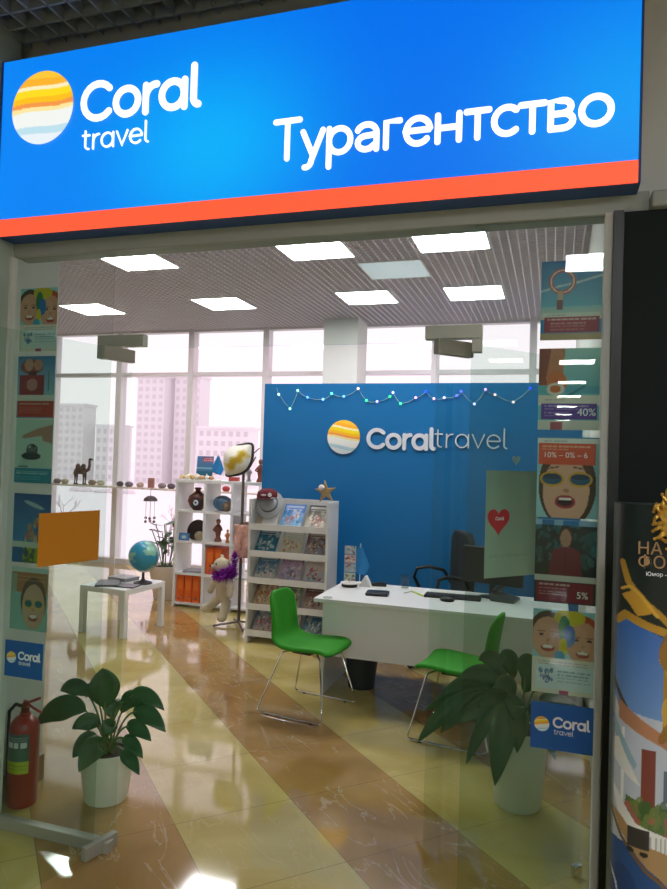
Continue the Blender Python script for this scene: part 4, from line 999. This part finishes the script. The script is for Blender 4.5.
# ---------------------------------------------------------------- window shelf ornaments
ZS = 1.215
sills = [(-7.53, 'grey river stone beside the camel, leftmost on the window shelf'), (-7.38, 'beige stone left of the camel figurine'), (-6.87, 'brown stone just right of the camel'), (-6.71, 'pale stone, second right of the camel'), (-6.36, 'dark stone right beside the thick window mullion'), (-6.2, 'small grey stone, second right of the mullion'), (-6.0, 'rounded cream stone left of the brown block'), (-5.62, 'grey stone right of the brown block'), (-5.46, 'dark stone second right of the brown block'), (-4.8, 'grey stone seen through the shelving unit top left compartment'), (-4.55, 'small red trinket seen through the shelving unit'), (-4.3, 'red and white trinket on the window shelf behind the shelving unit')]
rnd = random.Random(1)
for i, (x, lab) in enumerate(sills):
    c = ['8A7A78', 'C8B49C', 'A8886A', 'D0C0A8', '5A4E52', '7A7074', 'C0A898', '8A7A7A', '5E5256', '8A8080', 'A83A3A', 'B85A50'][i]
    mb = MB().ball((0, 0, .04), (rnd.uniform(.06, .075), .05, .042), 14); mb.lathe([(0, 0), (.04, 0), (.045, .012), (0, .012)], 12)
    item('ornament_stone', lab, 'ornament', mb, mat('stone_%d' % i, c, .7, noise_amt=.4, scale=40), (x, YW-.15, ZS), rnd.uniform(-.4, .4), True)
item('wooden_block', 'upright brown block standing among the stones on the window shelf', 'ornament', MB().box(-.045, .045, -.03, .03, 0, .15), mat('block_brown', '9A6A5C', .7), (-5.81, YW-.15, ZS), .2, bevel=.008)
e = thing('camel_figurine', 'brown camel figurine standing on the window shelf at left', 'figurine', (-7.09, YW-.16, ZS)); e.rotation_euler = (0, 0, .15)
b = MB(); b.ball((0, 0, .22), (.105, .05, .06), 18); b.ball((-.04, 0, .28), (.04, .035, .05)); b.ball((.05, 0, .28), (.04, .035, .05))
b.tube([(.09, 0, .22), (.14, 0, .24), (.155, 0, .31), (.15, 0, .38)], [.035, .028, .022, .02], 10); b.ball((.165, 0, .40), (.035, .018, .02), 12); b.tube([(.18, 0, .40), (.21, 0, .392)], [.016, .011], 8)
for x in (-.075, .07):
    for s in (-1, 1): b.tube([(x, s*.025, .20), (x+.008, s*.03, .10), (x, s*.03, .012)], [.026, .013, .011], 8); b.ball((x+.008, s*.03, .012), (.022, .014, .012), 8)
b.tube([(-.10, 0, .22), (-.125, 0, .15)], [.008, .006], 6)
o = b.build('body', mat('camel_brown', '5E4038', .7, noise_amt=.3, scale=30), e); remesh(o, .006, 2)
MB().box(-.1, .14, -.04, .04, 0, .006).build('stand', mat('camel_stand', '4A342C', .7), e)
# hanging wind chime in the window
e = thing('wind_chime', 'dark dome wind chime hanging in the window above the globe', 'wind chime', (-5.62, 8.85, .70))
MB().lathe([(.105, .34), (.09, .38), (.05, .41), (0, .42), ], 20).build('dome', mat('chime_dark', '3A3234', .5), e, smooth=True)
MB().tube([(0, 0, .42), (0, 0, .52)], .003, 6).build('cord', M_black, e)
for k in range(6):
    t = 2*PI*k/6; MB().tube([(.07*math.cos(t), .07*math.sin(t), .35), (.07*math.cos(t), .07*math.sin(t), .04)], .003, 5).build('string', M_alu, e); MB().ball((.07*math.cos(t), .07*math.sin(t), .04+.05*(k % 2)), .022, 10).build('bell', mat('chime_bell_%d' % k, '6A5A5C', .5), e, smooth=True)
struct(MB().tube([(-5.62, 8.85, 1.22), (-5.62, 8.85, 1.2201), (-5.62, 9.04, 1.205)], .004, 6).build('trim_30', M_black))

# ---------------------------------------------------------------- string lights on the blue wall
bul = [(-2.75, 2.40), (-2.62, 2.25), (-2.54, 2.44), (-2.43, 2.37), (-2.26, 2.35), (-2.17, 2.41), (-2.04, 2.38), (-1.89, 2.46), (-1.80, 2.34), (-1.69, 2.33), (-1.56, 2.38), (-1.53, 2.42), (-1.45, 2.31), (-1.30, 2.37), (-1.20, 2.43), (-1.12, 2.36), (-1.02, 2.37), (-.90, 2.39), (-.86, 2.43), (-.73, 2.31), (-.63, 2.45), (-.54, 2.40), (-.37, 2.33), (-.22, 2.46)]
bc = ['CFF', 'AFE', 'BFC', '5AF', '8CF', '6FC', '6BF', 'FDD', '4F9', 'CBF', '3E8', 'CCF', '4F9', 'DAF', '24F', 'DBF', 'DCF', '66F', '66F', 'CCF', 'EAF', 'FCC', 'ECC', '24F']
e = thing('string_lights', 'string of small coloured lights along the top of the blue wall', 'string lights', (0, 6.69, 0))
path = [(-2.78, 0, 2.47)]
for i, (x, z) in enumerate(bul):
    px0 = path[-1]; path += [((px0[0]+x)/2, 0, (px0[2]+z)/2-.012), (x, 0, z)]
MB().tube(path, .003, 5).build('wire', mat('wire_pale', '9AB8B0', .6), e)
for (x, z), c in zip(bul, bc):
    hexc = ''.join(k*2 for k in c)
    MB().ball((x, -.012, z), .0135, 10).build('bulb', mat('bulb_'+c, hexc, .4, emit=1.6), e, smooth=True)

# ---------------------------------------------------------------- rounded display totem in the corridor
def totem():
    TW, TH = .62, 1.655
    a = Art(TW, TH, 0, 760, '0E1C1A', us=np.concatenate([np.linspace(0, .32, 120), np.linspace(.32, 1, 36)[1:]]))
    def q(px, py):  # convenience: metres from left edge, metres height -> uv
        return (px/TW, py/TH)
    P = lambda pts: [q(*p) for p in pts]
    # palette fields, bottom to top: pool, deck, villas, sky, dark field
    a.rect(0, 1, 0, 1.34/TH, '3F74B8'); a.grad(0, 1, .9/TH, 1.36/TH, '86A8D0', '2F66B4')
    a.rect(0, 1, 0, .84/TH, '1E4A80'); a.blobs(0, .5, 0, .42, ['163A6C', '2C62A4', '24548E'], 60, 12, .05)
    # villas
    a.poly(P([(0, 1.16), (.045, 1.06), (.075, 1.0), (0, 1.10)]), 'C8C4C0'); a.line(P([(0, 1.19), (.08, 1.04)]), .008, '4A3A34')
    a.poly(P([(0, .78), (.0, 1.08), (.03, 1.12), (.62, 1.0), (.62, .70)]), 'B8BEC8'); a.poly(P([(.02, 1.14), (.12, 1.06), (.62, .98), (.62, .95), (.12, 1.03), (.02, 1.09)]), 'B07A5A')
    a.rect(.068/TW, .092/TW, .86/TH, 1.03/TH, '7A3A2E'); a.rect(.028/TW, .034/TW, .88/TH, 1.07/TH, 'E6E4E0'); a.rect(.1/TW, .14/TW, .70/TH, .84/TH, '2A2E34'); a.rect(.11/TW, .14/TW, .90/TH, .98/TH, '5A6A78')
    a.poly(P([(0, 1.06), (.055, .97), (.06, .985), (.01, 1.09)]), '8FA8B4'); a.poly(P([(0, 1.03), (.02, 1.04), (.068, .93), (.04, .95), (0, .99)]), 'DAD8D2')
    a.poly(P([(.03, .82), (.04, .90), (.09, .885), (.62, .87), (.62, .8), (.1, .8)]), '4E6A34'); a.blobs(.06, .3, .50, .535, ['3A5A2A', '6A7A3A', '5E7240', 'A8584A'], 60, 9, .014)
    a.poly(P([(0, .92), (.02, .85), (.06, .79), (.1, .765), (.62, .74), (.62, .82), (.13, .81), (.06, .835), (.02, .90)]), 'E0DED8')
    for k in range(14): a.rect((.085+.01*k)/TW, (.087+.01*k)/TW, .765/TH, .812/TH, 'A8A8A4')
    a.poly(P([(0, .86), (.03, .80), (.08, .73), (.14, .675), (.62, .60), (.62, .745), (.14, .765), (.08, .785), (.03, .84)]), 'A88658'); a.line(P([(0, .85), (.03, .79), (.08, .72), (.14, .667), (.3, .64)]), .006, '6E5230')
    a.rect(.045/TW, .085/TW, .775/TH, .825/TH, '33302E'); a.ell(.05/TW, .765/TH, .012, .004, '222222'); a.ell(.075/TW, .762/TH, .012, .004, '222222')
    a.line(P([(.0, .70), (.02, .66), (.03, .60)]), .004, 'C8D4E0'); a.ring(.05/TW, .60/TH, .03, .014, .12, 'C8D4E0')
    # dark top field with curved lower edge and gold flourishes
    a.poly(P([(0, 1.34), (.03, 1.36), (.08, 1.33), (.15, 1.29), (.62, 1.28), (.62, TH), (0, TH)]), '0E1C1A')
    gold = 'B88A2A'
    a.line(P([(.02, 1.50), (.035, 1.45), (.07, 1.40), (.12, 1.345), (.2, 1.32), (.3, 1.34)]), .012, gold); a.poly(P([(.02, 1.415), (.045, 1.43), (.065, 1.41), (.08, 1.375), (.055, 1.365), (.04, 1.39)]), 'C8962E')
    a.line(P([(.01, 1.345), (.03, 1.365), (.07, 1.345), (.14, 1.315), (.3, 1.29)]), .016, gold); a.line(P([(.02, 1.43), (.04, 1.44), (.06, 1.42), (.09, 1.37)]), .006, 'D8A83A')
    a.rect(.105/TW, .30/TW, 1.06/TH, 1.33/TH, 'B0822A'); a.blobs(.18, .48, .64, .80, ['8A5E18', 'D8A83A', '5A3A10'], 60, 6, .03)
    a.rect(.0, .012, 0, 1, '3A4442', .6)
    # rounded left and right edges
    def warp(x, y, z):
        R = .10
        for s_, xe in ((1, 0), (-1, TW)):
            dx = (x-xe)*s_
            if dx < R:
                t = (R-dx)/R*1.35; return (xe+s_*(R-R*math.sin(t)), R-R*math.cos(t), z)
        return (x, 0, z)
    e = thing('display_totem', 'dark rounded advertising stand with gold ornament and villa picture, right edge', 'display stand', (.178, 1.93, 0), math.radians(8))
    a.build('printed_wrap', M_print, e, warp=warp, thick=.004)
    pts = [(.006+.05*(1-math.cos(t)), .105-.1*math.sin(t)) for t in (0, .5, 1.0, 1.5)]
    body = MB(); ol = [(.02, .2), (.006, .09), (.03, .03), (.09, .008), (.53, .008), (.59, .03), (.614, .09), (.6, .2)]
    n = len(ol); body.add([(x, y, 0) for x, y in ol]+[(x, y, TH-.004) for x, y in ol], [tuple(range(n-1, -1, -1)), tuple(range(n, 2*n))]+[(k, (k+1) % n, n+(k+1) % n, n+k) for k in range(n)])
    body.build('core', mat('totem_core', '4A5450', .4), e)
    # gold mask cut-out rising over the top edge: filigree curls round a pale face
    mk = MB(); rnd = random.Random(3); c0 = (.172, 1.625)
    mk.prism([(c0[0]+(.088+.006*math.sin(9*t))*math.cos(t), c0[1]+(.078+.006*math.sin(9*t))*math.sin(t)) for t in [2*PI*k/60 for k in range(60)]], -.012, -.002)
    for k in range(46):
        t = 2*PI*k/46 + rnd.uniform(-.05, .05); r0 = rnd.uniform(.078, .095); L = rnd.uniform(.012, .034); tw = rnd.uniform(-1.2, 1.2)
        x0, z0 = c0[0]+r0*math.cos(t), c0[1]+r0*.9*math.sin(t)
        pth = [(x0+L*q*math.cos(t+tw*q), -.014-.006*math.sin(PI*q), z0+L*q*math.sin(t+tw*q)) for q in (0, .25, .5, .75, 1)]
        mk.tube(pth, [.005, .0055, .005, .004, .0025], 6); mk.ball(pth[-1], .0045, 8)
    mk.build('gold_ornament', mat('gold_foil', 'C89A3C', .35, .5, noise_amt=.55, scale=90, bump=.5), e)
    MB().prism([(c0[0]+.01+.058*math.cos(t), c0[1]+.004+.066*math.sin(t)) for t in [2*PI*k/28 for k in range(28)]], -.016, -.0125).build('face_panel', mat('pale_green', '8A9A72', .6, noise_amt=.3, scale=20), e)
    MB().prism([(c0[0]-.035+.016*math.cos(t), c0[1]+.01+.009*math.sin(t)) for t in [2*PI*k/16 for k in range(16)]], -.018, -.0165).build('eye', mat('mask_eye', '14201C', .5), e)
    MB().prism([(.12, 1.575), (.165, 1.572), (.17, 1.558), (.13, 1.556)], -.018, -.0165).build('lips', mat('lips', '8E2A2A', .5), e)
    gt = mat('gold_text', 'A8865C', .4, .3)
    font_text('lettering', 'НА С', .044, gt, e, (.032, -.004, 1.529), extrude=.001)
    font_text('lettering', 'ФОР', .044, gt, e, (.034, -.004, 1.494), extrude=.001)
    font_text('lettering', 'Юмор - Ак', .014, M_whitetxt, e, (.055, -.004, 1.474), extrude=.0005)
totem()
e = thing('exit_plate', 'green safety plate with white mark on the dark wall', 'sign', (.205, SF-.0335, 1.38))
MB().box(0, .15, 0, .003, 0, .21).build('border', mat('plate_rim', '9AB8A4', .5), e)
MB().box(.005, .145, -.0015, 0, .006, .204).build('plate', mat('exit_green', '0E6A3A', .5), e)
MB().box(.03, .06, -.003, -.0015, .11, .14).build('pictogram', M_whitetxt, e)

# ---------------------------------------------------------------- outside: snow, blocks of flats, bare trees
struct(MB().box(-420, 300, YW+.4, 480, -6.1, -6.0).build('ground', M_snow))
M_fl = mat('facade_hazed', 'E2DEE0', .9, noise_amt=.04, scale=.3); M_fl2 = mat('facade_hazed_pale', 'EAE6E8', .9, noise_amt=.04, scale=.3)  # distance haze and glare are put into these pale wall colours
M_wd = mat('flat_window', 'D2CACE', .4)  # window tone washed out by the same painted haze
def block(name, label, x0, x1, y, h, nx, nz, m, d=5):
    e = thing(name, label, 'building', ((x0+x1)/2, y, -6.0)); h += 5.5; w = x1-x0
    MB().box(-w/2, w/2, 0, d, 0, h).build('wall', m, e)
    MB().box(-w/2-.3, w/2+.3, -.3, d+.3, h, h+.6).build('roof_edge', m, e)
    wm = None; cw, chh = w/nx, h/nz
    rnd = random.Random(int(h*10))
    for j in range(nz):
        for i in range(nx):
            x = -w/2+cw*(i+.5); z = chh*(j+.5)
            if wm is None:
                wm = MB().box(-cw*.26, cw*.26, -.08, .02, -chh*.26, chh*.26).build('window', M_wd, e, loc=(x, 0, z))
            else:
                c = wm.copy(); C.objects.link(c); c.parent = e; c.location = (x, 0, z)
    return e
block('apartment_building', 'pale pink apartment block left of the camel, seen through the window', -128, -116, 150, 13.8, 6, 10, M_fl)
block('apartment_building', 'tallest pink apartment tower seen right of the thick mullion', -100.2, -92.4, 150, 21, 4, 14, M_fl)
block('apartment_building', 'slightly lower wing joined to the right side of the tall tower', -91.2, -84.0, 153, 21.3, 4, 13, M_fl)
block('apartment_building', 'low pale block behind the shelving unit, right of the tower', -83.5, -68, 148, 8.4, 8, 6, M_fl2)
block('apartment_building', 'small faint block between the left block and the tower', -113.5, -106, 152, 8.6, 4, 6, M_fl2)
M_bark = mat('bare_branches', 'B9A0A8', .9)
def tree(label, loc, h, seed):
    rnd = random.Random(seed); mb = MB()
    def br(p, d, L, r, n):
        q = p+d*L; mb.tube([p, (p+q)/2+Vector((rnd.gauss(0, .03)*L, 0, 0)), q], [r, r*.8, r*.6], 5)
        if n:
            for _ in range(3): br(p.lerp(q, rnd.uniform(.6, 1)), (d+Vector((rnd.gauss(0, .5), rnd.gauss(0, .5), rnd.uniform(-.1, .3)))).normalized(), L*.62, r*.55, n-1)
    br(Vector((0, 0, 0)), Vector((0, 0, 1)), h*.42, h*.018, 4)
    o = mb.build('bare_tree', M_bark, loc=loc, fix=False); tag(o, label, 'tree')
tree('leafless young tree outside the window above the globe', (-27.5, 46, -6), 4.2, 4)
tree('leafless tree outside, beyond the orange sheet', (-42, 52, -6), 4.5, 5)
tree('leafless tree outside left of the thick mullion', (-58, 62, -6), 5.5, 6)
tree('leafless tree outside seen below the window shelf by the shelving unit', (-36, 70, -6), 5, 8)
# low snowy hedge line and path edge outside
for x, y, w, lab in [(-80, 110, 16, 'distant snowy hedge before the apartment blocks')]:
    mb = MB()
    for k in range(14): mb.ball((rnd.uniform(-w/2, w/2), rnd.uniform(-.6, .6), .25), (w*.09, .8, rnd.uniform(.35, .8)), 10)
    item('snow_bank', lab, 'snow bank', mb, mat('hedge_pink', 'DED4DA', .9, noise_amt=.3, scale=2), (x, y, -6.05), 0, True)
